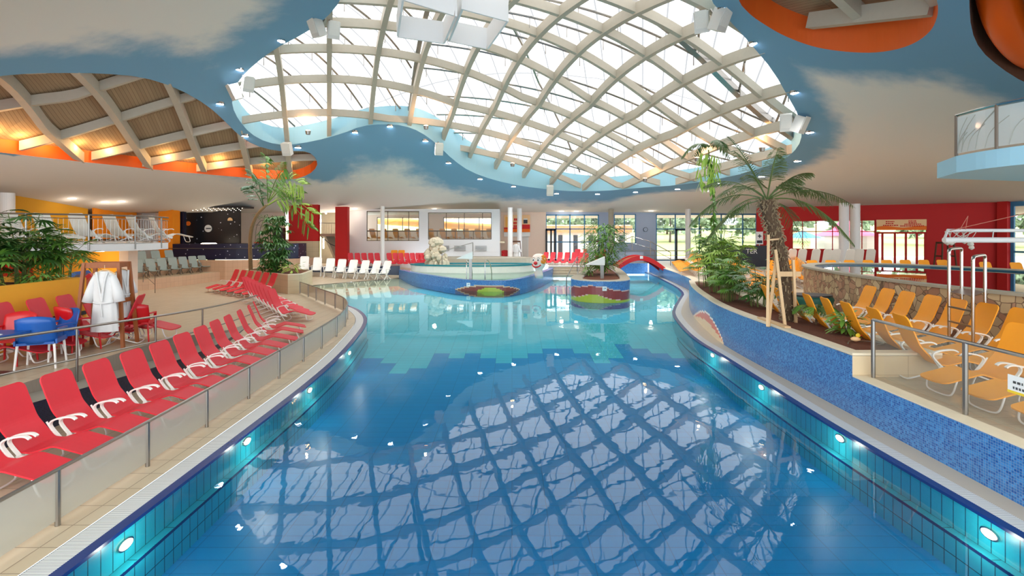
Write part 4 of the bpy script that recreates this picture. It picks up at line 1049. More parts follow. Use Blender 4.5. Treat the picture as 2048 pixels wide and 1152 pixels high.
# left two bar rail
K2=[(-8.1,6.6,.62),(-8.1,9.95,.40),(-8.2,12.7,.22),(-8.55,15.4,.06),(-8.95,17.9,.0)]
rail('handrail','steel railing with two round bars beside the left ramp',[(x+.04,y,z) for x,y,z in smoothline(K2,2)],1.0,[i for i,q in enumerate(smoothline(K2,2)) if i in (1,5,8,11)],[.43],.024)
# right clear glass rail
GR=[(6.25,8.86),(6.25,7.06),(6.25,5.26),(6.25,3.5)]
rail('glass_railing','tall clear glass railing with steel posts on the right mosaic wall',[(x,y,.69) for x,y in GR],1.0,[0,1,2,3],[],.026,'steel','clear_glass',postr=.034)
sg=thing('glass_sign','small white notice with yellow stripe on the right glass rail','sign',(6.21,6.36,1.32))
b=MB(); b.box((0,-.26,0),(.01,.62,.22)); b.build('board','paper',sg); b=MB(); b.box((-.004,-.26,-.095),(.01,.62,.03)); b.build('stripe','yellow_paint',sg)
b=MB(); rr=random.Random(2)
for zz in (.03,-.04):
    y=-.02
    while y>-.5: l=rr.uniform(.015,.04); b.box((-.007,y-l/2,zz),(.002,l,.03)); y-=l+.015
b.build('faint_lettering','steel',sg)
for i,(px,D,z) in enumerate([(262,27.6,0),(310,27.0,0)]):
    x=(px-F)/F*D; rail('step_handrail','thin steel handrail at the tiled steps, %s from the left'%ORD[i],[(x-1.2,D+.8,.5),(x,D,z)],.9,[0,1],[.45],.02)
# ================= LEFT PLANTER WALL =================
t=thing('planter','yellow rendered planter wall behind the red loungers at left','planter',(-10.6,8,.6))
b=MB(); b.prism([(-.0,-2),(.0,4.75),(-3.6,5.3),(-3.6,5.0),(-.16,4.55),(-.16,-2)],0,1.48); b.build('wall','yellow_wall',t)
b=MB(); b.prism([(-.14,-2),(-.14,4.6),(-3.6,5.1),(-3.6,-2)],1.1,1.36); b.build('soil','soil',t)
b=MB(); b.box((.03,1.2,.62),(.04,7.,.09)); b.build('bumper_rail','dark_frame',t)
# ================= WALL / BALCONY LEFT =================
BL=smoothline([(-19.5,14.6),(-17.5,14.9),(-16,15.5),(-14.8,16.4),(-13.8,17.6),(-13.4,18.9),(-13.7,20.4)],2)
bal=thing('balcony','white balcony slab with vertical bar railing above the left plants','balcony',(-16,17,2.55)); o=Vector((-16,17,2.55))
b=MB(); b.prism([(x+16,y-17) for x,y in BL]+[(-3,8),(-9.5,8),(-9.5,-2)],0,.24); b.build('slab','white_wall',bal)
b=MB(); b.tube([(x+16,y-17,1.24) for x,y in BL],.028,8); b.build('handrail','bronze_frame',bal)
b=MB(); b.tube([(x+16,y-17,1.12) for x,y in BL],.014,6); b.tube([(x+16,y-17,.34) for x,y in BL],.014,6); b.build('lower_rail','steel',bal)
for i in range(0,len(BL),4):
    b=MB(); x,y=BL[i]; b.tube([(x+16,y-17,.05),(x+16,y-17,1.24)],.03,8); b.build('post','steel',bal)
b=MB(); s=0
for a,c in zip(BL,BL[1:]):
    L=math.hypot(c[0]-a[0],c[1]-a[1]); n=max(1,int(L/.1))
    for k in range(n):
        x,y=lerp(a[0],c[0],k/n),lerp(a[1],c[1],k/n); b.tube([(x+16,y-17,.34),(x+16,y-17,1.12)],.006,4,cap=False)
q=b.build('balusters','steel',bal)
# room under balcony
panelwall('wall_under_balcony','yellow_wall',(-19,20.3),(-15.1,20.3),-.1,2.56,[],.1); panelwall('wall_under_balcony_left','red_wall',(-19.3,14.5),(-19,20.3),.5,2.56,[],.1)
bx('wall_under_balcony_post','cream_wall',(-14.9,19.9,1.2),(.35,.5,2.7)); struct(COL.objects['wall_under_balcony_post'])
t=thing('wall_lamp','small glowing lamp under the end of the balcony','lamp',(-15.9,19.6,2.5)); b=MB(); b.box((0,0,0),(.5,.12,.07)); b.build('diffuser','lamp_tube',t)
light('POINT',(-15.9,19.3,2.2),25,(1,.75,.4),size=.1,name='lamp_glow')
for i,(x,y,m) in enumerate([(-13.6,15.9,'red'),(-14.5,16.4,'blue')]):
    t=thing('soft_mat','%s padded mat leaning in the shade under the balcony'%m,'mat',(x,y,.9)); b=MB(); b.bar((-.6,0,0),(.5,.3,1.0),.9,.12); b.build('pad','red_plastic' if m=='red' else 'blue_plastic',t)
# ================= ROBE RACKS =================
def robe(parent_loc,rz,s,label):
    t=thing('bathrobe',label,'bathrobe',parent_loc,rz); t.scale=(s,s,s)
    b=MB(); rows=[]; n=28
    # body of robe as flattened tube with folds, from shoulder z=0 down to -1.15
    for k in range(16):
        f=k/15; z=-.02-1.18*f
        hw=interp(f,[(0,.08),(.04,.19),(.12,.235),(.3,.21),(.5,.20),(.75,.225),(1,.24)]); hd=interp(f,[(0,.03),(.1,.09),(.5,.09),(1,.11)])
        for j in range(n):
            a=2*PI*j/n; fold=1+.09*math.sin(a*7+1.3*f)*f
            b.v.append((hw*math.cos(a)*fold,hd*math.sin(a)*fold,z))
    for k in range(15):
        for j in range(n): a=k*n+j; c=k*n+(j+1)%n; b.f.append((a,c,c+n,a+n))
    b.build('body','robe_cloth',t,smooth=True)
    for sd in (-1,1):
        b=MB(); b.tube([(sd*.13,0,-.10),(sd*.19,-.01,-.24),(sd*.245,-.02,-.42),(sd*.29,-.03,-.62)],[.062,.072,.082,.095],12); b.build('sleeve','robe_cloth',t,smooth=True)
    b=MB(); b.tube(smoothline([(-.205,0,-.62),(-.12,-.105,-.63),(0,-.12,-.64),(.12,-.105,-.63),(.205,0,-.62)],2),.02,6); b.tube([(.0,-.12,-.63),(.03,-.13,-.9)],.014,5); b.build('belt','robe_cloth',t)
    b=MB(); b.tube(smoothline([(-.1,-.08,-.03),(-.06,-.11,-.2),(0.02,-.12,-.6)],2),.022,6); b.tube(smoothline([(.1,-.08,-.03),(.06,-.11,-.2),(0.02,-.12,-.6)],2),.022,6); b.build('lapel','robe_cloth',t)
    b=MB(); b.tube(smoothline([(-.2,0,-.08),(0,0,.03),(.2,0,-.08)],2),.015,6); b.tube([(0,0,.03),(0,0,.1)],.006,5); b.build('hanger','wood_pale',t)
    return t
def rack(loc,rz,s,label,mt='wood_brown'):
    t=thing('robe_rack',label,'rack',loc,rz); t.scale=(s,s,s)
    H=1.85
    for i,(x,y) in enumerate(((-.42,-.28),(.42,-.28),(-.42,.28),(.42,.28))):
        b=MB(); b.bar((x*1.08,y*1.1,0),(x*.78,y*.75,H),.07,.06); b.build('leg',mt,t)
    b=MB(); 
    for y in (-.21,.21): b.bar((-.36,y,H-.05),(.36,y,H-.05),.04,.12)
    for x in (-.33,.33): b.bar((x,-.21,H-.05),(x,.21,H-.05),.04,.10)
    b.build('top_frame',mt,t)
    b=MB()
    for x in (-.36,.36): b.bar((x,-.24,H*.55),(x,.24,H*.55),.04,.09)
    b.build('cross_bar',mt,t)
    b=MB(); b.box((0,0,H*.5),(.62,.02,.9)); b.build('mirror','white_metal',t) if False else None
    return t
rack((-8.92,11.28,.69),R(12),1.,'brown wooden robe rack standing by the left railing')
robe((-8.64,10.86,2.40),R(6),1.08,'white bathrobe hanging on the front of the wooden rack')
robe((-8.72,11.45,2.38),R(80),.9,'white bathrobe hanging on the right side of the wooden rack')
rack((.33,41.6,.67),0,1.,'dark wooden robe rack between the two white columns','dark_wood'); robe((.33,41.3,2.3),0,1.1,'white bathrobe on the rack between two white columns')
rack((5.8,34.8,.8),0,1.,'dark wooden robe rack behind the left side of the island bush','dark_wood'); robe((5.35,34.3,2.5),R(20),1.1,'white bathrobe on the rack beside the island bush')
# ladder shaped dark stand near the glass door right
rack((26.9,31.8,.67),0,1.05,'dark metal stand before the right glass door','dark_wood')
# ================= PLASTIC TABLE AND CHAIRS =================
def pchair(loc,rz,m,label,s=1.0,legm='white_metal'):
    t=thing('armchair',label,'chair',loc,rz); t.scale=(s,s,s)
    # shell: back + seat + arms; facing -Y
    b=MB(); W=.54; n=9
    for i in range(7):
        f=i/6; z=.44+.42*f; y=.24+.09*f
        for j in range(n):
            u=j/(n-1)*2-1; b.v.append((u*W/2*(1-.06*f),y-.09*u*u,z+(.05*(1-u*u) if i==6 else 0)))
    for i in range(6):
        for j in range(n-1): a=i*n+j; b.f.append((a,a+1,a+n+1,a+n))
    o_=b.build('backrest',m,t,smooth=True); md=o_.modifiers.new('s','SOLIDIFY'); md.thickness=.025
    b=MB(); b.prism([(-.25,-.24),(.25,-.24),(.26,.0),(.25,.25),(-.25,.25),(-.26,0)],.42,.46); b.build('seat',m,t)
    for sd in (-1,1):
        b=MB(); b.bar((sd*.27,.2,.66),(sd*.28,-.2,.64),.055,.03); b.bar((sd*.28,-.19,.65),(sd*.26,-.22,.44),.05,.04); b.prism([(sd*.26,-.24),(sd*.285,-.24),(sd*.285,.24),(sd*.26,.24)],.42,.5); b.build('armrest',m,t)
        for y in (-.22,.22): b=MB(); b.tube([(sd*.24,y,.43),(sd*.27,y*1.15,0)],[.02,.016],8); b.build('leg',legm,t)
    return t
pchair((-8.78,9.55,.7),R(-155),'blue_plastic','blue plastic armchair with steel legs nearest the railing',1.08)
pchair((-9.1,10.2,.7),R(-20),'blue_plastic','blue plastic armchair at the back of the table',1.05)
pchair((-9.55,9.75,.7),R(10),'red_plastic','red plastic armchair behind the blue table',1.05,'red_plastic')
pchair((-9.2,10.85,.7),R(160),'red_plastic','red plastic armchair left of the robe rack',1.08,'red_plastic')
pchair((-8.75,12.0,.66),R(200),'red_plastic','red plastic armchair partly behind the robe rack legs',1.0,'red_plastic')
t=thing('table','blue table with colourful printed top at the left edge','table',(-9.15,8.85,.7)); b=MB(); b.prism([(-.5,-.42),(.42,-.42),(.5,-.34),(.5,.34),(.42,.42),(-.5,.42)],.70,.74); b.build('tabletop','blue_plastic',t)
b=MB(); b.prism([(.3*math.cos(a/8*2*PI)*.5-.1,.25*math.sin(a/8*2*PI)*.5+.05) for a in range(8)],.741,.744); b.build('print_yellow','poster_cream',t)
b=MB(); b.prism([(.3*math.cos(a/8*2*PI)*.4+.28,.25*math.sin(a/8*2*PI)*.5-.1) for a in range(8)],.741,.744); b.build('print_white','paper',t)
b=MB(); b.tube([(0,0,0),(0,0,.7)],.05,12); b.box((0,0,.02),(.55,.55,.03)); b.build('pedestal','steel',t)
# ================= PLANTER WITH TREE =================
t=thing('planter','beige tiled corner planter holding the feathery tree','planter',(-13,29,0)); PP=[(-11.65,26.6),(-11.1,27.1),(-11.5,29.5),(-14,32),(-16,31.9),(-15.75,30.2)]
b=MB(); b.wall([(x+13,y-29) for x,y in PP],0,.98,closed=True); b.build('tiled_side','stone_tiles',t)
PI_=[(lerp(-13.4,x,.93)+13,lerp(29.4,y,.93)-29) for x,y in PP]
b=MB()
Pc=[(x+13,y-29) for x,y in PP]
for i in range(6): j=(i+1)%6; b.quad((*Pc[i],1.02),(*Pc[j],1.02),(*PI_[j],1.02),(*PI_[i],1.02)); b.quad((*Pc[i],.97),(*Pc[j],.97),(*Pc[j],1.02),(*Pc[i],1.02)); b.quad((*PI_[i],.9),(*PI_[j],.9),(*PI_[j],1.02),(*PI_[i],1.02))
b.build('coping','stone_coping',t)
b=MB(); b.poly([(x,y,.98) for x,y in PI_]); b.build('soil','soil',t)
# ================= STAGE =================
t=thing('stage','dark starry stage with curved navy speckled plinth at back left','stage',(-18,36,1.37)); o=Vector((-18,36,1.37))
pl=[(-24.1,34.9),(-22,34.7),(-19,34.6),(-16.5,35.3),(-15.1,36.2)]
b=MB(); b.prism([(x+18,y-36) for x,y in smoothline(pl,2)]+[(2.9,1.6),(-6.1,1.6)],0,1.05); b.build('plinth','navy_stars',t)
b=MB(); 
Q_=smoothline([(-24.1,34.85),(-22,34.65),(-19,34.55),(-17,35.0)],2); b.tube([(x+18,y-36,.75) for x,y in Q_],.02,5); b.build('plinth_trim','steel',t)
b=MB(); b.box((-3.78,1.2,2.45),(4.1,.2,3.0)); b.build('back_panel','star_wall',t)
b=MB(); b.box((-5.62,-.3,2.2),(.42,.5,3.9)); b.build('side_pillar','navy_stars',t)
b=MB(); b.box((-5.15,-.1,1.9),(.45,.3,2.9)); b.build('side_panel','navy_speckle',t)
b=MB(); b.box((-3.4,.5,3.62),(5.2,1.6,.12)); b.build('canopy','black_plastic',t)
rr=random.Random(3); b=MB()
for i in range(46):
    x=-5.8+5.0*i/45; b.box((x,-.32,3.52-.08*(i%3)),(.035,.03,.03))
b.build('fairy_lights','star_light',t)['kind']='stuff'
for nm,px,py,r,m,lb in (('planet_disc',376,447,.16,'poster_orange','orange ball'),('planet_disc',416,457,.26,'robe_cloth','white round emblem'),('planet_disc',460,440,.18,'poster_cream','pale half moon')):
    p=at(px,py,37.)-o; b=MB()
    k=24; half=(px==460); pts=[(p.x+r*math.cos(2*PI*q/k),p.z+max(r*math.sin(2*PI*q/k),-.05 if half else -9)) for q in range(k)]
    b.v=[(x,1.06,z) for x,z in pts]+[(x,1.0,z) for x,z in pts]; b.f=[tuple(range(k)),tuple(range(2*k-1,k-1,-1))]+[(q,(q+1)%k,k+(q+1)%k,k+q) for q in range(k)]
    ob=b.build(nm,m,t); ob['label']=lb
p=at(416,457,36.9)-o; b=MB(); b.box((p.x,.95,p.z),(.34,.03,.07)); b.build('emblem_bar','dark_panel',t)
b=MB(); b.lathe([(.5,0),(.42,.05)],(at(416,484,35.4).x-o.x,-.5,1.05),20); b.build('floor_light','lamp_tube',t)
t=thing('luggage_trolley','brass framed trolley with arched bars on the stage plinth','trolley',(-17.4,36.1,2.42))
b=MB()
for y in (-.3,.3): b.tube(smoothline([(-.55,y,.1),(-.5,y,1.3),(0,y,1.75),(.5,y,1.3),(.55,y,.1)],2),.025,6)
b.tube([(-.5,-.3,1.3),(-.5,.3,1.3)],.02); b.build('arched_frame','bronze_frame',t); b=MB(); b.box((0,0,.08),(1.2,.7,.08)); b.build('platform','red_plastic',t)
t=thing('loudspeaker','tall black loudspeaker box on the stage plinth','loudspeaker',(-16.45,36.2,2.42)); b=MB(); b.box((0,0,.55),(.7,.5,1.1)); b.build('cabinet','black_plastic',t); b=MB(); b.lathe([(.2,0),(.16,.02)],(0,-.27,.5),16); b.build('driver','dark_panel',t)
# stair landing
t=thing('staircase','concrete stair landing with steel railing between the red walls','staircase',(-14.4,41.6,0)); b=MB(); b.box((0,0,3.0),(2.1,1.6,.22)); b.build('landing','concrete',t)
b=MB(); b.tube([(-1,-.75,3.95),(1,-.75,3.95)],.03)
b.build('handrail','steel',t)
for x in [-1+.2*i for i in range(11)]: b=MB(); b.tube([(x,-.75,3.1),(x,-.75,3.95)],.012,5); b.build('baluster','steel',t)
b=MB(); b.bar((.9,-.4,.2),(-.6,.4,2.9),.9,.2); b.build('flight','concrete',t); b=MB(); b.tube([(-.9,-.6,2.9),(-.2,-.6,2.3),(.5,-.6,2.0),(1,-.6,1.2)],.03); b.build('lower_handrail','dark_frame',t)
b=MB(); b.box((.75,-.2,1.2),(.35,.1,2.2)); b.build('timber_panel','orange_wall',t)
# ================= PLANTS =================
def leafblade(b,p,d,L,w,droop=.3,seg=3):
    p=Vector(p); d=Vector(d).normalized(); s=d.cross(Vector((0,0,1)));
    if s.length<1e-3: s=Vector((1,0,0))
    s.normalize(); n=len(b.v); pts=[]
    for i in range(seg+1):
        f=i/seg; q=p+d*(L*f)+Vector((0,0,-droop*L*f*f)); ww=w*math.sin(PI*(.12+.84*f))
        b.v.append(tuple(q-s*ww/2)); b.v.append(tuple(q+s*ww/2+Vector((0,0,.01))))
    for i in range(seg): a=n+2*i; b.f.append((a,a+1,a+3,a+2))
def fan(b,p,d,L,n,rr,w=.06,spread=2.2,droop=.35):
    d=Vector(d).normalized(); u=d.orthogonal().normalized(); s=d.cross(Vector((0,0,1))); s=s.normalized() if s.length>.05 else u
    for i in range(n):
        a=-spread/2+spread*i/(n-1); v=(d*math.cos(a)+s*math.sin(a)); leafblade(b,p,v,L*(1-.15*abs(a)/spread*2)*rr.uniform(.9,1.1),w,droop)
def frond(b,rr,p,d,L,droop,nl,ll,w,rach=.012,twist=0.,start=.15,up=.0):
    """pinnate leaf"""
    p=Vector(p); d=Vector(d).normalized(); pts=[]
    h=Vector((d.x,d.y,0)); h=h.normalized() if h.length>.05 else Vector((1,0,0))
    N=14
    for i in range(N+1):
        f=i/N; pts.append(p+d*(L*f)+Vector((0,0,-droop*L*f*f))-h*(droop*L*.12*f*f))
    b.tube(pts,[rach*(1-.8*i/N)+.002 for i in range(N+1)],5,cap=False)
    for k in range(nl):
        f=start+(1-start)*k/(nl-1); i=min(N-1,int(f*N)); q=pts[i].lerp(pts[i+1],f*N-i); t=(pts[i+1]-pts[i]).normalized()
        s=t.cross(Vector((0,0,1))); s=s.normalized() if s.length>.05 else h.cross(Vector((0,0,1)))
        l=ll*(math.sin(PI*(.15+.8*f)))**.7
        for sd in (-1,1): leafblade(b,q,t*.6+s*sd*rr.uniform(.7,1.)+Vector((0,0,up-rr.uniform(.0,.25))),l*rr.uniform(.85,1.1),w,.4,2)
def rhapis(name,loc,H,Rr,n,label,m='leaf_mid',cat='palm',seed=1,L=.34,parentm='stem_green',group=None):
    rr=random.Random(seed); t=thing(name,label,cat,loc,0,group); bs=MB(); b=MB()
    for i in range(n):
        a=rr.uniform(0,2*PI); r=Rr*.45*rr.random(); hh=H*rr.uniform(.3,1.0); lean=rr.uniform(.0,.35); x,y=r*math.cos(a),r*math.sin(a)
        tip=(x+lean*hh*math.cos(a)*Rr*.8,y+lean*hh*math.sin(a)*Rr*.8,hh); bs.tube([(x,y,-.03),(x+(tip[0]-x)*.4,y+(tip[1]-y)*.4,hh*.55),tip],[.016,.013,.008],5)
        for k in range(rr.randint(5,7)):
            a2=rr.uniform(0,2*PI); e=rr.uniform(-.2,.9); st=rr.uniform(.18,.42); d=Vector((math.cos(a2)*math.cos(e),math.sin(a2)*math.cos(e),math.sin(e))); f=rr.uniform(.55,1.0)
            base=Vector((x+(tip[0]-x)*f,y+(tip[1]-y)*f,hh*f)); q=base+d*st; bs.tube([base,q],.005,4,cap=False)
            fan(b,q,d+Vector((0,0,-.15)),L*rr.uniform(.8,1.15),rr.randint(6,9),rr)
    bs.build('stems',parentm,t); b.build('foliage',m,t); return t
def clump(name,loc,H,Rr,n,label,m='leaf_mid',cat='plant',seed=1,L=.2,w=.07,stems=6):
    rr=random.Random(seed); t=thing(name,label,cat,loc); bs=MB(); b=MB()
    for s in range(stems):
        a=2*PI*s/stems+rr.random(); bs.tube([(0,0,-.03),(Rr*.3*math.cos(a),Rr*.3*math.sin(a),H*.5),(Rr*.6*math.cos(a),Rr*.6*math.sin(a),H*.85)],[.015,.01,.004],5)
    for i in range(n):
        a=rr.uniform(0,2*PI); h=H*rr.uniform(.12,1.); rad=Rr*math.sqrt(rr.random())*(math.sin(PI*min(1,.25+.75*(1-h/H*.8)))*.6+.4); e=rr.uniform(-.5,.8)
        leafblade(b,(rad*.8*math.cos(a),rad*.8*math.sin(a),h),(math.cos(a)*math.cos(e),math.sin(a)*math.cos(e),math.sin(e)),L*rr.uniform(.7,1.3),w,.35)
    bs.build('stems','stem_green',t); b.build('foliage',m,t); return t
# ================= RIGHT PLANTER =================
pl=thing('planter','long curved planter with blue mosaic front and stone coping','planter',(6,9,0)); 
ub=sum(math.hypot(b_[0]-a_[0],b_[1]-a_[1]) for a_,b_ in zip(MWp,MWp[1:]))
def mosR(u,z):
    q=(u-5.6)/5.2
    if 0<q<1:
        top=.60*math.sin(PI*q**.75); 
        if z<top*.5: return lin((238,215,178))
        if z<top-.06: return lin((225,120,100))
        if z<top: return lin((255,240,225))
    return (1,1,1,1)
b=MB(); b.wall([(x-6,y-9) for x,y in MWp],0,1.04,cell=.06,colf=lambda u,z:mosR(u,z)); b.build('mosaic_front','mosaic_blue',pl)
inner=offset(MWp,-.22)
back=[(7.35,8.98+.25),(7.35,15.),(7.7,17.),(8.2,19.5),(8.6,21.5),(8.35,22.9)]
out=[(x-6,y-9) for x,y in MWp+[(8.5,23.1),(8.85,21.5),(8.5,19.4),(7.95,16.9),(7.55,14.9),(7.55,8.98)]]
inn=[(x-6,y-9) for x,y in [(p[0],max(p[1],9.22)) for p in inner[:-1]]+[(8.15,22.3)]+back[::-1][1:]]
s=surf('coping','stone_coping',out,(inn,),1.085); s.parent=pl
b=MB(); b.wall(out,1.035,1.085,closed=True); b.wall(inn,1.0,1.085,closed=True); b.build('coping_edge','stone_coping',pl)
s=surf('soil','soil',inn,(),lambda x,y:1.03+.02*math.sin(x*9)*math.sin(y*5),step=.3); s.parent=pl
b=MB(); b.wall([(1.55,-.02),(-.03,-.02)],.66,1.04); b.wall([(2.5,14.1),(2.85,12.5),(2.5,10.4),(1.95,7.9),(1.55,5.9),(1.55,-.02)],.66,1.04); b.build('stone_end','stone_tiles',pl)
# plants in it
zs=1.05
def onbed(px,py,z=zs): x,y=G(px,py,z); return (x,y,z)
rhapis('bamboo_palm',(8.0,20.6,zs),2.6,1.2,22,'tall leafy bamboo palm at the far end of the right plant bed','leaf_mid','palm',3,.40)
rhapis('bamboo_palm',(7.5,18.3,zs),2.05,1.1,20,'bushy fan-leaved palm in the middle of the green clump','leaf_light','palm',4,.36)
rhapis('bamboo_palm',(6.95,16.3,zs),1.35,.95,16,'low fan-leaved palm spilling over the coping','leaf_mid','palm',5,.32)
rhapis('bamboo_palm',(7.3,15.0,zs),1.25,.8,10,'thin dark-stemmed palm left of the wooden tripod','leaf_dark','palm',6,.32)
rhapis('bamboo_palm',(8.2,19.2,zs),1.9,.6,6,'single upright fan palm above the right plant clump','leaf_mid','palm',8,.45)
# climbing plant up a line
t=thing('climbing_plant','tall climbing plant reaching up to the skylight left of the palm','climber',(8.05,20.9,zs)); rr=random.Random(5)
top=at(1417,300,19.2)-Vector((8.05,20.9,zs)); b=MB(); pts=[(0,0,0),(.1,-.1,1.5),(.05,-.4,3.),tuple(top)]; pts=smoothline(pts,2); b.tube(pts,.022,6); b.build('stem','stem_green',t)
b=MB()
for i in range(150):
    f=rr.uniform(.3,.9); k=f*(len(pts)-1); q=Vector(pts[int(k)]).lerp(Vector(pts[min(len(pts)-1,int(k)+1)]),k-int(k)); a=rr.uniform(0,2*PI); leafblade(b,q,(math.cos(a),math.sin(a),rr.uniform(-1,.1)),rr.uniform(.14,.26),.11,.6)
b.build('leaves','leaf_mid',t)
b=MB(); 
for a in (2.9,.35,1.8,5.0): frond(b,rr,top+Vector((0,0,.1)),(math.cos(a),math.sin(a)*.7,.75),1.35,.85,16,.42,.05)
b.build('crown_fronds','palm_leaf',t)
b=MB()
for i in range(90):
    a=rr.uniform(0,2*PI); q=top+Vector((rr.uniform(-.32,.32),rr.uniform(-.3,.3),rr.uniform(-1.3,-.05))); leafblade(b,q,(math.cos(a)*.4,math.sin(a)*.4,-1),rr.uniform(.3,.5),.07,.1)
b.build('hanging_leaves','leaf_light',t)
# ---- main palm
base=Vector((*G(1576,640,zs),zs)); 
pt=thing('palm_tree','leaning palm tree with shaggy brown trunk in the right plant bed','palm tree',base)
D0=base.y
tr=[at(1576,640,D0),at(1572,560,D0+.05),at(1560,500,D0+.1),at(1545,455,D0+.15),at(1534,400,D0+.2)]; tr=[p-base for p in tr]; tr[0].z=-.03
tp=[Vector(p) for p in smoothline([tuple(p) for p in tr],3)]
b=MB(); n=len(tp); b.tube(tp,[lerp(.13,.19,(i/(n-1))**2) for i in range(n)],14); trk=b.build('trunk','trunk',pt,smooth=True)
rr=random.Random(11); b=MB()
for i in range(520):
    f=rr.random()**.8; k=f*(n-1); q=tp[int(k)].lerp(tp[min(n-1,int(k)+1)],k-int(k)); a=rr.uniform(0,2*PI); r=lerp(.12,.17,f); d=Vector((math.cos(a),math.sin(a),0)); c=q+d*r
    e=c+d*rr.uniform(.04,.11)+Vector((0,0,rr.uniform(-.14,.1))); b.bar(c,e,.018,.022)
b.build('trunk_fibres','fibre',trk)
tip=tp[-1]
# fronds: angle in image plane (deg from right), length, depth component
specs=[(8,2.6,-.1,.50),(30,2.3,.5,.55),(48,1.9,-.5,.45),(68,2.3,.4,.35),(88,2.0,-.4,.3),(112,2.5,.4,.35),(128,2.9,-.2,.30),(146,2.4,.5,.5),(160,2.5,-.5,.55),(172,2.4,.3,.7),(185,2.2,-.3,.85),(-5,2.2,-.6,.75),(-15,1.8,.5,.8),(20,2.7,.2,.62),(200,1.8,.5,.7),(100,1.7,.8,.4),(60,1.6,-.8,.5)]
for a,L,dy,dr in specs:
    b=MB(); a=R(a); frond(b,rr,tip,(math.cos(a),dy,math.sin(a)+.35),L*.92,dr,30,.38,.022,.016,start=.28); b.build('frond','palm_leaf',pt)
# wooden tripod
tb=thing('tree_support','pale wooden frame propping up the leaning palm','tree support',base)
b=MB(); P=lambda px,py,d: at(px,py,D0+d)-base
for A_,B_ in (((1535,642,-.9),(1537,470,-.35)),((1571,660,-1.0),(1551,500,-.3)),((1537,640,-.9),(1553,508,-.25)),((1592,650,-.2),(1586,520,-.2))):
    b2=MB(); a_,c_=P(*A_),P(*B_); a_.z=min(a_.z,.0); b2.bar(a_,c_,.06,.055); b2.build('post','wood_pale',tb)
b=MB(); b.bar(P(1555,548,-.35),P(1600,548,-.1),.05,.12); b.bar(P(1535,480,-.3),P(1560,478,.0),.04,.04); b.build('cross_board','wood_pale',tb)
x0,y0=G(1522,637,1.09); x1,y1=G(1573,655,1.09)
bx('wooden_board','wood_pale',((x0+x1)/2,(y0+y1)/2,1.105),(.14,math.hypot(x1-x0,y1-y0)+.1,.035),math.atan2(y0-y1,x0-x1)-PI/2); tag(COL.objects['wooden_board'],'pale wooden board lying on the coping under the palm frame','board')
# small palm + leafy plants
sp_=thing('young_palm','young palm with thin arching fronds near the bed end','palm',onbed(1632,648)); rr=random.Random(2)
b=MB(); b.tube([(0,0,-.02),(.02,0,.3)],[.03,.015],7); b.build('stem','trunk',sp_)
for k in range(10):
    a=k*2*PI/10+.3; b=MB(); frond(b,rr,(0,0,.2),(math.cos(a)*.7,math.sin(a)*.7,1.),1.0,.75,14,.26,.022,.008,start=.35); b.build('frond','palm_leaf' if k%2 else 'leaf_mid',sp_)
clump('leafy_plant',onbed(1692,667),.42,.34,90,'low broad-leaved plant beside the little duck','leaf_mid','plant',7,.22,.08)
dk=thing('toy_duck','small yellow and red toy duck on the soil','toy',onbed(1711,683)); b=MB(); b.lathe([(.02,0),(.07,.03),(.075,.06),(.04,.09)],n=14,sx=1.2); b.build('body','poster_cream',dk,smooth=True)
b=MB(); b.lathe([(.015,.08),(.04,.10),(.042,.13),(.015,.16)],c=(.05,0,0),n=12); b.build('head','yellow_paint',dk,smooth=True); b=MB(); b.box((.105,0,.12),(.04,.03,.012)); b.build('beak','poster_red',dk)
b=MB(); b.tube(smoothline([(-.3,-.1,.01),(-.1,.18,.015),(.3,.1,.01),(.45,-.1,.015),(.2,-.2,.01)],3),.012,6); tag(b.build('garden_hose','steel',loc=(onbed(1720,686))),'thin grey hose coiled at the end of the plant bed','hose')
# ================= RAISED STONE POOL =================
WP=smoothpoly([(12.3,5.),(11.3,8.2),(10.75,10.3),(10.35,12.2),(10.25,14.2),(10.45,16.4),(10.85,18.6),(11.5,20.4),(12.9,21.7),(14.8,21.8),(16.6,20.3),(17.8,17.4),(18.5,14),(18.5,9),(16.5,5)],2)
rp=thing('raised_pool','round raised pool clad in crazy-paved stone at right','pool',(14,14,.66)); loc=[(x-14,y-14) for x,y in WP]
b=MB(); b.wall(loc,0,1.22,closed=True); b.build('stone_cladding','crazy_stone',rp)
def ring(b,P,d0,d1,z0,z1,cx=0,cy=0):
    A=[(x*(1-d0),y*(1-d0)) for x,y in P]; B=[(x*(1-d1),y*(1-d1)) for x,y in P]; n=len(P)
    for i in range(n): j=(i+1)%n; b.quad((*A[i],z1),(*B[i],z1),(*B[j],z1),(*A[j],z1)); b.quad((*A[i],z0),(*A[i],z1),(*A[j],z1),(*A[j],z0)); b.quad((*B[i],z0),(*B[i],z1),(*B[j],z1),(*B[j],z0))
b=MB(); ring(b,loc,-.012,.07,1.2,1.265); b.build('rim','concrete',rp)
b=MB(); ring(b,loc,.07,.115,.9,1.23); b.build('inner_lip','teal_wall',rp)
b=MB(); b.poly([(x*.93,y*.93,1.19) for x,y in loc]); w_=b.build('water','whirl_water',rp); w_['label']='calm grey-green water'
b=MB(); b.poly([(x*.93,y*.93,.75) for x,y in loc]); b.build('basin_floor','mosaic_grey',rp)
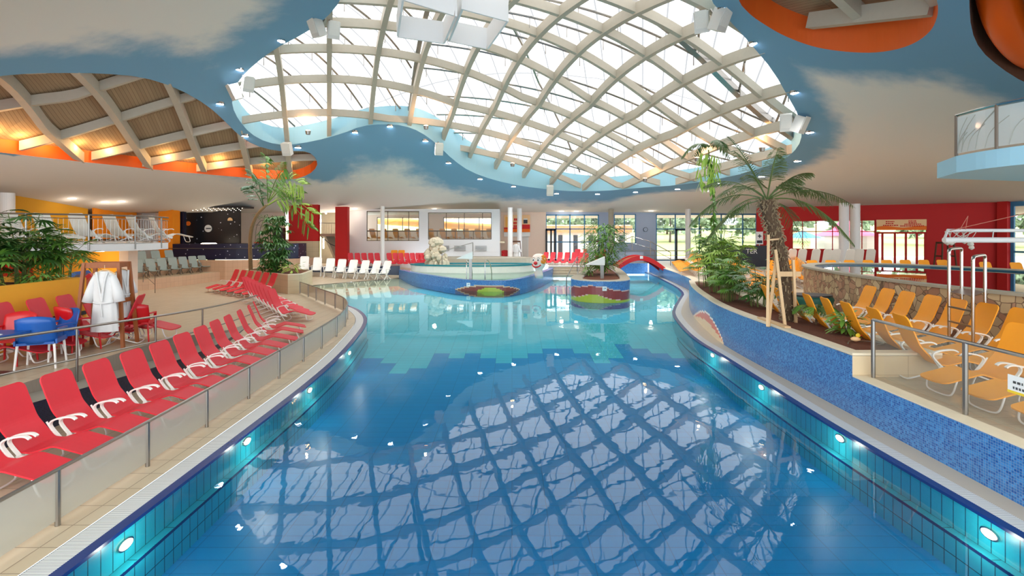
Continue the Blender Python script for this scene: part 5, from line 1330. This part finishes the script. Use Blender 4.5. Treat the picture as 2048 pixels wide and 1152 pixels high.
# ladders
def ladder(px0,px1,pt_,D,label,zb=.67):
    a=at(px0,pt_,D); c=at(px1,pt_+3,D+.75); t=thing('pool_ladder',label,'ladder',(a.x,a.y,zb)); h=a.z-zb
    v=c-a; v.z=0; b=MB(); P=[(0,0,0),(0,0,h-.12),(0,0,h),(v.x*.15,v.y*.15,h+.02),(v.x*.85,v.y*.85,h+.02),(v.x,v.y,h),(v.x,v.y,h-.12),(v.x,v.y,.75)]
    b.tube(smoothline(P,2),.03,10); b.build('rail','chrome',t,smooth=True); return t,a,v
t1,a1,v1=ladder(1898,1923,500,10.6,'left of the two chrome arched rails over the stone pool wall')
t2,a2,v2=ladder(1946,1970,515,9.9,'right of the two chrome arched rails over the stone pool wall')
st=thing('pool_steps','steel ladder steps between the arched chrome rails','steps',(a1.x,a1.y,.67)); d12=a2-a1; d12.z=0
for z in (.35,.7,1.0): b=MB(); b.bar((0,0,z),(d12.x,d12.y,z),.05,.03); b.build('tread','steel',st)
b=MB(); n=d12.normalized(); b.poly([(0,0,1.3),(d12.x,d12.y,1.3),(d12.x+v2.x,d12.y+v2.y,1.3),(v1.x,v1.y,1.3)]); b.build('platform','steel',st)
# boom with net
bm=thing('rope_boom','white double boom draped with netting and ropes above the stone pool','boom',at(1885,478,13.)); o=at(1885,478,13.)
b=MB(); b.tube([at(1895,461,13.4)-o,at(2160,461,13.4)-o],.045,10); b.build('rear_tube','white_metal',bm); b=MB(); q_=at(2165,480,13.)-o; b.tube([(q_.x,q_.y,q_.z),(q_.x,q_.y,.67-o.z)],.07,10); b.build('support_post','white_metal',bm); b=MB(); b.tube([at(1888,480,13.)-o,at(2180,480,13.)-o],.07,10); b.build('front_tube','white_metal',bm)
b=MB(); b.tube([at(1895,461,13.4)-o,at(1888,480,13.)-o],.03,8); b.tube([at(1987,461,13.4)-o,at(1985,479,13.)-o],.012,6); b.build('end_bar','white_metal',bm)
rr=random.Random(4); b=MB()
for i in range(16):
    p=at(1890+i*4.2,462+rr.uniform(0,3),13.3)-o; q=at(1888+rr.uniform(0,64),478+rr.uniform(0,4),13.1)-o; m_=(p+q)/2+Vector((0,0,-.12*rr.random())); b.tube(smoothline([tuple(p),tuple(m_),tuple(q)],2),.008,4,cap=False)
for px,py,s_ in ((1895,485,.07),(1906,484,.06),(1929,484,.05),(1941,488,.07),(1943,495,.06),(1903,487,.05)):
    p=at(px,py,13.)-o; b.lathe([(.01,-s_),(s_,-.3*s_),(s_*.8,s_*.6),(.01,s_)],c=p,n=8)
b.build('netting','netting',bm)
b=MB(); 
for A_,B_ in (((1900,461),(2050,427)),((1936,432),(1920,459)),((1936,432),(1931,459)),((2050,427),(2130,470))): b.tube([at(*A_,13.3)-o,at(*B_,13.3)-o],.01,4)
b.build('ropes','rope',bm)
# ================= UPPER RIGHT BALCONY =================
o=Vector((8.3,9,4.35)); bl=thing('balcony','curved pale blue balcony with etched glass panels at upper right','balcony',o)
c0=at(1965,300,9.)
arc=smoothline([(8.33,9.6),(8.28,8.9),(8.5,8.1),(9.0,7.3),(9.8,6.5),(10.8,5.9)],2)
zb_,zt_=HC+(HY-336)/F*8.9,HC+(HY-300)/F*8.9
b=MB(); b.prism([(x-o.x,y-o.y) for x,y in arc]+[(6,-2.5),(6,3.),(.5,1.6)],zb_-o.z,zt_-o.z); b.build('slab','pale_blue',bl)
b=MB(); h=.76; b.tube([(x-o.x,y-o.y,zt_-o.z+h) for x,y in arc],.025,8); b.build('handrail','chrome',bl)
for i in range(0,len(arc),6):
    b=MB(); x,y=arc[i]; b.tube([(x-o.x,y-o.y,zt_-o.z-.0),(x-o.x,y-o.y,zt_-o.z+h)],.028,8); b.build('post','bronze_frame',bl)
b=MB()
for a,c in zip(arc,arc[1:]): b.quad((a[0]-o.x,a[1]-o.y,zt_-o.z+.04),(c[0]-o.x,c[1]-o.y,zt_-o.z+.04),(c[0]-o.x,c[1]-o.y,zt_-o.z+h-.04),(a[0]-o.x,a[1]-o.y,zt_-o.z+h-.04))
b.build('glass_panel','etched_glass',bl)
rr=random.Random(9); b=MB()
for i in range(26):
    k=rr.randint(1,len(arc)-3); x,y=arc[k]; x2,y2=arc[k+2]; z=zt_-o.z+.05; hh=rr.uniform(.3,.66)
    b.tube(smoothline([(x-o.x-.01,y-o.y,z),(lerp(x,x2,.2)-o.x-.01,lerp(y,y2,.2)-o.y,z+hh*.6),(x2-o.x-.01,y2-o.y,z+hh)],2),.008,4,cap=False)
b.build('etched_reeds','frosted_glass',bl)
# ================= KIDS ISLAND =================
KI=smoothline([(-8.,36.2),(-6.4,33.2),(-4.45,30.6),(-3.2,29.),(-2.0,28.1),(-.9,27.85),(.03,28.1),(1.4,31.2),(3.05,37.6),(3.1,38.6)],2)
ki=thing('wading_pool','raised wading pool with curved blue mosaic wall in mid distance','pool',(-2,34,-.3)); o=Vector((-2,34,-.3))
def mosK(u,z):
    tot=22.; c=u
    q=(u-8.6)/4.6
    z=z+o.z
    if 0<q<1:
        top=.34*math.sin(PI*q); 
        if .35<q<.68 and z<.2*math.sin(PI*(q-.35)/.33): return lin((172,182,60))
        if z<top-.07: return lin((140,72,62))
        if z<top: return lin((215,180,150))
    return (1,1,1,1)
lk=[(x-o.x,y-o.y) for x,y in KI]; lki=offset(lk,.34); 
b=MB(); b.wall(lk,0,.86,cell=.06,colf=mosK); b.build('mosaic_wall','mosaic_blue',ki)
b=MB(); 
for i in range(len(lk)-1): b.quad((*lk[i],.87),(*lki[i],.87),(*lki[i+1],.87),(*lk[i+1],.87),uv=((0,i*.3),(.3,i*.3),(.3,i*.3+.3),(0,i*.3+.3)))
b.wall(lki,.5,.87); b.build('wall_top','mosaic_blue',ki)
b=MB(); b.poly([(x,y,.72) for x,y in lki]+[(5,7),][:0]); b.build('water','whirl_water',ki)
b=MB(); b.poly([(x,y,.60) for x,y in lki]); b.build('basin_floor','stone_coping',ki)
# inner raised tub
tub=thing('kids_tub','pale curved inner tub with teal rim inside the wading pool','pool',(-2.6,37.6,.4)); 
P=smoothpoly([(-4.9,.4),(-4.6,-1.2),(-2.6,-2.3),(0,-2.7),(2.6,-2.3),(4.1,-1.0),(4.3,.6)],2)
b=MB(); b.wall(P,-.1,.5,closed=True); b.build('side','white_plastic',tub); b=MB(); ring(b,P,-.01,.05,.46,.56); b.build('rim','teal_lip',tub)
b=MB(); b.poly([(x*.95,y*.95,.5) for x,y in P]); b.build('water','whirl_water',tub); b=MB(); b.poly([(x*.95,y*.95,.3) for x,y in P]); b.build('basin_floor','white_wall',tub)
# clown head
ch=thing('clown_figure','smiling clown head figure on the wall of the wading pool','figure',(1.62,30.9,.5)); ch.scale=(.62,.58,.56)
ch.rotation_euler=(0,0,R(-22)); 
b=MB(); b.lathe([(.42,-.1),(.44,.35),(.36,.7),(.40,.85),(.62,1.15),(.74,1.6),(.72,2.0),(.58,2.35),(.3,2.52),(.02,2.56)],n=28,sx=.95,sy=.85); b.build('head','skin_white',ch,smooth=True)
b=MB(); b.lathe([(.02,-.2),(.17,-.1),(.2,.02),(.14,.14),(.02,.18)],c=(-.12,-.68,1.55),n=16); b.build('nose','red_paint',ch,smooth=True)
for x in (-.34,.14):
    b=MB(); b.lathe([(.02,-.15),(.13,-.07),(.14,.06),(.02,.15)],c=(x,-.56,1.9),n=14,sy=.4); ey=b.build('eye','paper',ch,smooth=True)
    b=MB(); b.lathe([(.01,-.08),(.07,-.03),(.07,.04),(.01,.08)],c=(x-.02,-.63,1.88),n=10,sy=.4); b.build('pupil','black_plastic',ey)
    b=MB(); b.tube([(x-.13,-.60,2.06),(x,-.60,2.15),(x+.13,-.58,2.06)],.02,5); b.build('eyebrow','black_plastic',ch)
b=MB(); b.tube(smoothline([(-.52,-.40,1.38),(-.38,-.62,1.2),(-.12,-.68,1.08),(.16,-.64,1.16),(.34,-.50,1.36)],2),[.03]+[.07]*14+[.03],8) if False else b.tube(smoothline([(-.52,-.40,1.38),(-.38,-.60,1.2),(-.12,-.66,1.08),(.16,-.62,1.16),(.34,-.48,1.36)],2),.07,8); b.build('lips','red_paint',ch,smooth=True)
b=MB(); b.tube(smoothline([(-.40,-.50,1.32),(-.12,-.64,1.24),(.22,-.54,1.32)],2),.055,8); b.build('teeth','paper',ch,smooth=True)
rr=random.Random(8); b=MB()
for i in range(60):
    a=rr.uniform(-.9,1.9); z=rr.uniform(1.5,2.35); r=.70-.5*max(0,z-2.0); b.lathe([(.01,-.12),(.13,0),(.01,.12)],c=(r*math.cos(a)*.98,r*math.sin(a)*.85,z),n=8)
b.build('hair','hair_orange',ch,smooth=True)
b=MB(); b.lathe([(.02,-.16),(.12,-.05),(.12,.08),(.02,.16)],c=(.70,-.15,1.5),n=12,sx=.6); b.build('ear','skin_white',ch,smooth=True)
# rock
rk=thing('rock_fountain','rough pale rock column standing in the wading pool','rock',(-5.55,37.4,.9)); b=MB(); rr=random.Random(12)
for i in range(70):
    h=rr.uniform(0,1.75); r=lerp(.95,.28,h/1.75)*rr.uniform(.3,.95); a=rr.uniform(0,2*PI); s=rr.uniform(.16,.32); c=(r*math.cos(a),r*math.sin(a),h)
    n0=len(b.v); b.lathe([(s*.3,-s),(s,-s*.3),(s*.85,s*.5),(s*.2,s)],c=c,n=6,sx=rr.uniform(.7,1.2))
b.build('stones','rock',rk)
# spouts (white fins on posts)
def spout(px,pyb,pyt,D,label,zb):
    p=at(px,pyb,D); t=thing('water_spout',label,'fountain',(p.x,D,zb)); H=HC+(HY-pyt)/F*D-zb; w=.8
    b=MB(); b.box((0,0,(H-.35)/2),(.16,.12,H-.35)); b.build('post','steel',t)
    b=MB(); pr=[(.12,-.0),(.12,.0)]; 
    b.v=[(.12,-.13,H-.42),(.12,-.13,H),(-w,-.13,H-.40),(.12,.13,H-.42),(.12,.13,H),(-w,.13,H-.40)]; b.f=[(0,1,2),(5,4,3),(0,3,4,1),(1,4,5,2),(2,5,3,0)]; b.build('fin','white_plastic',t); return t
spout(941,560,503,29.,'white wedge-shaped water spout on a post at the wading pool',.4)
spout(1204,560,513,25.,'white wedge-shaped water spout on a post at the planted island',.95)
def hoop(px,py0,py1,D,w,label,z0,cat='railing'):
    p=at(px,py0,D); t=thing('grab_rail',label,cat,(p.x,D,z0)); H=HC+(HY-py1)/F*D-z0
    b=MB(); b.tube(smoothline([(0,0,0),(0,0,H*.8),(0,.1,H),(w*.5,.5,H*.95),(w,.9,H*.55),(w,1.,0)],2),.028,7); b.build('tube','chrome',t)
hoop(933,560,520,29.2,.25,'curved steel grab rail left at the wading pool wall',.3); hoop(970,560,519,30.,.35,'curved steel grab rail right at the wading pool wall',.3)
t=rail('handrail','slanting steel handrail beside the rock in the wading pool',[(-5.0,36.6,.9),(-2.9,38.0,1.5)],.95,[0,1],[],.03)
t=rail('handrail','steel handrail descending into the pool left of the planted island',[(3.0,28.2,-.3),(4.4,34.5,.55)],1.0,[0,1],[],.03); rail('handrail','second steel handrail leading up to the far pool entry',[(3.75,29.5,-.25),(5.3,37.5,.67)],1.0,[0,1],[.5],.03)
# grey drum and low wall objects behind
t=thing('side_table','low grey round platform behind the wading pool','platform',(-2.6,40.6,.67)); b=MB(); b.lathe([(1.6,0),(1.6,.55),(1.5,.6)],n=28,sx=2.6,sy=.8); b.build('drum','concrete',t)
for i,(px,m,l) in enumerate(((990,'white_plastic','white wire chair beside the columns'),(1012,'red_paint','red and white chair beside the poster wall'))):
    x=(px-F)/F*43; pchair((x,43.,.67),R(20),'white_plastic' if i==0 else 'red_plastic',l,1.15)
# ================= PLANTED ISLAND =================
IS=smoothpoly([(2.85,25.6),(3.0,24.3),(3.6,23.7),(4.3,23.55),(5.1,23.75),(5.65,24.4),(5.9,25.8),(6.4,29),(6.85,33),(6.9,37.7),(5.9,37.7),(5.1,33),(3.9,29)],2)
isl=thing('island_planter','boat-shaped planter island with mosaic hills in the pool','planter',(4.4,26,-.9)); o=Vector((4.4,26,-.9)); li=[(x-o.x,y-o.y) for x,y in IS]
# rotate list so that it starts left back
si=min(range(len(IS)),key=lambda i:abs(IS[i][0]-3.9)+abs(IS[i][1]-29)); li=li[si:]+li[:si]
tot=sum(math.hypot(li[(i+1)%len(li)][0]-li[i][0],li[(i+1)%len(li)][1]-li[i][1]) for i in range(len(li)))
# find u where front centre is
def mosI_factory():
    u=0; us=[]; 
    for i in range(len(li)): us.append((u,li[i])); u+=math.hypot(li[(i+1)%len(li)][0]-li[i][0],li[(i+1)%len(li)][1]-li[i][1])
    us2=[(x_[0],x_[1][0]+o.x,x_[1][1]+o.y) for x_ in us]
    def f(u,z):
        for (ua,xa,ya),(ub,xb,yb) in zip(us2,us2[1:]):
            if ua<=u<=ub: t_=(u-ua)/(ub-ua+1e-9); x,y=lerp(xa,xb,t_),lerp(ya,yb,t_); break
        else: return (1,1,1,1)
        if y>30: return (1,1,1,1)
        q=(x-2.85)/(5.75-2.85); z=z+o.z
        if y>25 and q<.5: q=-.05-.1*(y-25)/4
        if y>25 and q>.5: q=1.02
        top=interp(q,[(-.2,.35),(0,.56),(.25,.70),(.45,.68),(.65,.50),(1.,.40),(1.1,.36)]); gt=interp(q,[(-.1,.0),(0,.06),(.12,.18),(.25,.32),(.38,.30),(.6,.10),(.8,.03),(1,.03)])
        if z<0: return (1,1,1,1) if z<-.06 else lin((180,186,70))
        if z<gt: return lin((168,180,58))
        if z<gt+.03: return lin((215,175,160))
        if z<top: return lin((150,66,64))
        if z<top+.05: return lin((212,176,168))
        return (1,1,1,1)
    return f
b=MB(); b.wall(li,0,1.84,cell=.055,colf=mosI_factory(),closed=True); b.build('mosaic_wall','mosaic_blue',isl)
cen=(sum(p[0] for p in li)/len(li),sum(p[1] for p in li)/len(li))
IN=smoothpoly([(3.35,25.3),(3.6,24.3),(4.3,24.1),(5.0,24.3),(5.35,25.1),(5.9,29),(6.3,33),(6.4,36.5),(6.0,36.5),(5.5,33),(4.4,29)],2)
s=surf('rim','concrete',[(x-o.x,y-o.y) for x,y in IS],([(x-o.x,y-o.y) for x,y in IN],),1.86); s.parent=isl
b=MB(); b.wall([(x-o.x,y-o.y) for x,y in IS],1.82,1.86,closed=True); b.wall([(x-o.x,y-o.y) for x,y in IN],1.7,1.86,closed=True); b.build('rim_edge','white_wall',isl)
s=surf('soil','soil',[(x-o.x,y-o.y) for x,y in IN],(),1.78); s.parent=isl
clump('ficus_bush',(5.05,28.2,.88),2.75,1.55,1900,'bushy green tree growing on the planted island','leaf_mid','bush',21,.26,.07,16)
clump('ficus_shrub',(4.1,27.2,.88),1.0,.55,220,'small leafy shrub left at the foot of the island tree','leaf_mid','bush',22,.2,.06)
for nm,x,y,z,l in (('depth_sign',-2.4,28.16,.33,'small white square depth sign on the wading pool wall'),('depth_sign',4.25,23.52,.62,'small white square depth sign on the planted island'),):
    t=thing(nm,l,'sign',(x,y,z)); b=MB(); b.box((0,-.02,0),(.2,.02,.2)); b.build('board','paper',t); b=MB(); b.box((-.03,-.035,0),(.02,.004,.09)); b.box((.03,-.035,.02),(.05,.004,.05)); b.build('faint_marking','blue_frame',t)
# ================= BRIDGE =================
br=thing('footbridge','red arched footbridge over the narrow channel','bridge',(7.2,36,.6)); x0,x1=0.,3.75; b=MB(); N=24
def arch(t): return -.15+1.12*math.sin(PI*(.06+.9*t)) 
for s_,nm in ((0.,'front_arch'),(1.5,'rear_arch')):
    b=MB()
    for i in range(N):
        a,c=i/N,(i+1)/N
        for (y0_,y1_) in ((s_,s_+.12),):
            A=[(lerp(x0,x1,a),y0_,arch(a)),(lerp(x0,x1,a),y0_,arch(a)-.34),(lerp(x0,x1,c),y0_,arch(c)-.34),(lerp(x0,x1,c),y0_,arch(c))]; B=[(p[0],y1_,p[2]) for p in A]
            b.poly(A); b.poly(B[::-1]); b.poly([A[0],A[3],B[3],B[0]]); b.poly([A[1],B[1],B[2],A[2]])
    b.build(nm,'red_paint',br)
b=MB()
for i in range(N): a,c=i/N,(i+1)/N; b.poly([(lerp(x0,x1,a),.12,arch(a)-.1),(lerp(x0,x1,c),.12,arch(c)-.1),(lerp(x0,x1,c),1.5,arch(c)-.1),(lerp(x0,x1,a),1.5,arch(a)-.1)])
b.build('deck','wood_brown',br)
b=MB(); b.box((1.9,-.02,.85),(.22,.02,.2)); b.build('sign_plate','paper',br)
rail('handrail','curved steel railing behind the red bridge',[(7.3,39,1.0),(9.2,39.2,1.9),(10.6,39.2,1.5),(12.2,39.4,.67)],1.0,[0,1,2,3],[.5],.03); rail('handrail','lower steel railing along the deck right of the red bridge',[(9.5,43,.67),(12,43,.67),(15,43,.67)],1.0,[0,1,2],[.3,.6],.03)
b=MB(); b.prism([(8.2,43.5),(11.2,43.5),(11.2,44.5),(8.2,44.5)],.67,1.5); tag(b.build('low_wall','blue_grey_wall'),'low blue-grey wall block behind the red bridge','wall')
# ================= POSTER, CLOCK, SIGNS, COUNTER =================
po=thing('poster','orange advertising poster with red lettering on the back wall','poster',(-.7,45.9,2.9)); X=lambda px:(px-F)/F*45.9+.7; Z=lambda py:Zat(py,45.9)-2.9
def q2(name,m,a,c,py0,py1,y): b=MB(); b.quad((X(a),y,Z(py1)),(X(c),y,Z(py1)),(X(c),y,Z(py0)),(X(a),y,Z(py0))); return b.build(name,m,po)
q2('sheet','poster_cream',1008,1060,430,464,-.01); q2('orange_band','poster_orange',1008,1060,457,464,-.03); q2('red_stripe','poster_red',1008,1060,455,458,-.04)
q2('red_panel','poster_red',1044,1060,449,455,-.04); q2('orange_shape','slide_yellow',1011,1020,434,455,-.03)
b=MB(); rr=random.Random(6)
for px0,px1,py in ((1028,1035,439),(1027,1038,446),(1027,1038,452.5)):
    x=X(px0)
    while x<X(px1): l=rr.uniform(.09,.16); b.box((x+l/2,-.05,Z(py)),(l,.01,.2)); x+=l+.03
b.build('faint_lettering','poster_red',po)
q2('bowl_picture','dark_panel',1047,1055,439,447,-.04); q2('bowl_rim','paper',1047,1055,437,439.5,-.05); q2('lower_strip','paper',1008,1060,465,473,-.02)
ck=thing('wall_clock','round wall clock between the blue window frames','clock',((1291-F)/F*45.9,45.9,Zat(459,45.9))); b=MB(); M_=Matrix.Rotation(PI/2,3,'X')
def disc(r,y,m,nm,t,n=24): b=MB(); b.v=[(r*math.cos(2*PI*k/n),y,r*math.sin(2*PI*k/n)) for k in range(n)]+[(r*math.cos(2*PI*k/n),0,r*math.sin(2*PI*k/n)) for k in range(n)]; b.f=[tuple(range(n)),tuple(range(2*n-1,n-1,-1))]+[(k,(k+1)%n,n+(k+1)%n,n+k) for k in range(n)]; return b.build(nm,m,t)
disc(.2,-.05,'dark_frame','bezel',ck); disc(.165,-.055,'blue_grey_wall','dial',ck); b=MB(); b.bar((0,-.06,0),(0,-.06,.12),.015,.01); b.bar((0,-.06,0),(.07,-.06,-.05),.015,.01); b.build('hands','dark_frame',ck)
ct=thing('service_counter','dark grey counter with pale lettering before the red pier','counter',(17.2,38.3,.67)); b=MB(); b.box((0,0,.75),(3.3,.8,1.5)); b.build('body','dark_panel',ct); b=MB(); b.box((0,0,1.52),(3.4,.9,.06)); b.build('top','dark_frame',ct)
text('lettering','TER',.5,'white_metal',((1503-F)/F*37.9-17.2,-.42,1.12),(PI/2,0,0),ct,ext=.004)
fa=thing('first_aid_sign','white first aid sign with black cross beside the red pier','sign',((1515-F)/F*38.6,38.3,Zat(476,38.3))); b=MB(); b.box((0,0,0),(.52,.05,.95)); b.build('board','paper',fa); b=MB(); b.box((0,-.03,.14),(.26,.01,.08)); b.box((0,-.031,.14),(.08,.01,.26)); b.build('cross','dark_frame',fa); b=MB(); b.box((0,-.03,-.28),(.4,.01,.2)); b.build('lower_symbol','dark_panel',fa); b=MB(); b.box((0,.0,-.75),(.06,.04,.6)); b.build('stem','steel',fa)
for i,px in enumerate((887,920,962)):
    t=thing('air_vent','low grey air vent in the white back wall, %s from the left'%ORD[i],'vent',((px-F)/F*41.95,41.93,Zat(496,41.95))); b=MB()
    for k in range(4): b.box((0,-.02,-.18+.11*k),(.95,.03,.06))
    b.build('slats','steel',t)
# folded green umbrella / cushion by stone pool
t=thing('towel_bin','dark green rounded tub beside the raised stone pool','tub',(9.6,16.4,.67)); b=MB(); b.lathe([(.42,0),(.55,.4),(.5,.5)],n=20,sx=1.2); b.build('body','green_plastic',t,smooth=True); b=MB(); b.lathe([(.5,0),(.5,.05)],c=(0,0,.5),n=20,sx=1.2); b.build('lid','dark_steel',t)
# ================= LEFT PLANTS =================
rhapis('fan_palm',(-12.1,11.5,2.0),1.5,1.2,14,'dark fan-leaved palm above the yellow planter at far left','leaf_dark','palm',31,.5)
rhapis('fan_palm',(-12.1,12.6,2.0),1.7,1.1,15,'tall dark fan palm in front of the balcony railing','leaf_dark','palm',32,.5)
rhapis('fan_palm',(-11.9,13.4,1.95),1.35,1.0,12,'fan-leaved palm at the right end of the yellow planter','leaf_mid','palm',33,.48)
rhapis('fan_palm',(-11.5,11.0,1.95),.65,.7,8,'low bright green fan palm in the yellow planter','leaf_mid','palm',34,.36)
clump('ground_cover',(-11.3,12.3,1.95),.28,.7,200,'low green ground cover along the yellow planter top','leaf_mid','plant',35,.12,.05)
clump('ground_cover',(-11.0,10.6,1.95),.22,.35,90,'small light green plant at the left end of the planter','leaf_light','plant',36,.12,.05)
# ---- tree in left planter
tb_=Vector((-15.25,29.9,.97)); tt=thing('fishtail_palm','tall feathery tree with arching fronds in the corner planter','tree',tb_)
pts=[Vector((0,0,-.02)),at(499,470,29.)-tb_,at(512,430,27.6)-tb_,at(533,410,26.5)-tb_]; pts=[Vector(p) for p in smoothline([tuple(p) for p in pts],2)]
b=MB(); b.tube(pts,[lerp(.12,.06,i/(len(pts)-1)) for i in range(len(pts))],10); b.build('trunk','bark_pale',tt,smooth=True)
rr=random.Random(14)
def biF(start,end,L2,m,nb=9,sag=.5):
    b=MB(); s0,e0=start-tb_,end-tb_; mid=(s0+e0)/2+Vector((0,0,sag)); P_=[Vector(p) for p in smoothline([tuple(s0),tuple(mid),tuple(e0)],3)]; b.tube(P_,[.03*(1-.7*i/len(P_)) for i in range(len(P_))],5); n=len(P_)
    for k in range(nb):
        f=.35+.65*k/(nb-1); i=int(f*(n-1)); q=P_[i]; t_=(P_[min(n-1,i+1)]-P_[max(0,i-1)]).normalized(); s=t_.cross(Vector((0,1,0))).normalized()
        for sd in (-1,1):
            d=(t_*.7+s*sd*.8+Vector((0,rr.uniform(-.3,.3),-.15))).normalized(); L=L2*.8*(1.1-.5*f)
            for j in range(7):
                g=.2+.8*j/6; r_=q+d*L*g+Vector((0,0,-.25*L*g*g)); a=d.cross(Vector((0,0,1)))
                for e in (-1,1): leafblade(b,r_,d*.5+a*e*.7+Vector((0,0,-.3)),.17,.055,.4,2)
    b.build('frond',m,tt)
c0_=at(528,415,26.8); c1_=at(536,405,26.3)
biF(c0_,at(505,345,24.5),.9,'leaf_dark',8); biF(c1_,at(532,312,23.6),.55,'leaf_mid',9,.1); biF(c1_,at(605,368,24.6),.95,'leaf_light',10,.9); biF(c1_,at(570,335,24.0),.8,'leaf_mid',9,.4)
biF(c0_,at(625,425,25.0),.8,'leaf_light',10,.9); biF(c0_,at(618,452,26.),.8,'leaf_mid',10,1.1); biF(c0_,at(500,372,25.5),.7,'leaf_dark',7,.2); biF(c1_,at(600,385,25.5),.7,'leaf_mid',8,.6)
def schef(loc,H,Rr,n,label,seed):
    rr=random.Random(seed); t=thing('umbrella_plant',label,'plant',loc); bs=MB(); b=MB()
    for i in range(5): a=i*1.26; bs.tube([(0,0,-.03),(.25*math.cos(a),.25*math.sin(a),H*.5),(.4*math.cos(a),.4*math.sin(a),H*.95)],[.03,.022,.01],6)
    for i in range(n):
        a=rr.uniform(0,2*PI); h=H*rr.uniform(.08,1.); rad=Rr*rr.uniform(.2,1)*(1-.35*abs(h/H-.5)); p=Vector((rad*math.cos(a),rad*math.sin(a),h)); k0=rr.uniform(0,1)
        for k in range(8): a2=k*2*PI/8+k0; leafblade(b,p,(math.cos(a2),math.sin(a2),rr.uniform(-.5,.1)),rr.uniform(.24,.34),.1,.5)
    bs.build('stems','stem_green',t); b.build('foliage','leaf_dark',t); return t
schef((-13.5,29.0,.97),3.2,.95,120,'dense dark umbrella plant beside the feathery tree trunk',41); schef((-13.0,28.3,.97),1.7,.75,55,'lower umbrella plant spreading over the planter soil',42)
clump('yucca_plant',(-11.95,27.9,.97),.5,.45,60,'spiky light green plant at the front of the corner planter','leaf_light','plant',43,.42,.05,4)
clump('stage_plant',(-17.2,35.8,4.1),.35,1.2,80,'thin leafy garland above the luggage trolley','leaf_mid','plant',44,.2,.06,4)
cleanused()
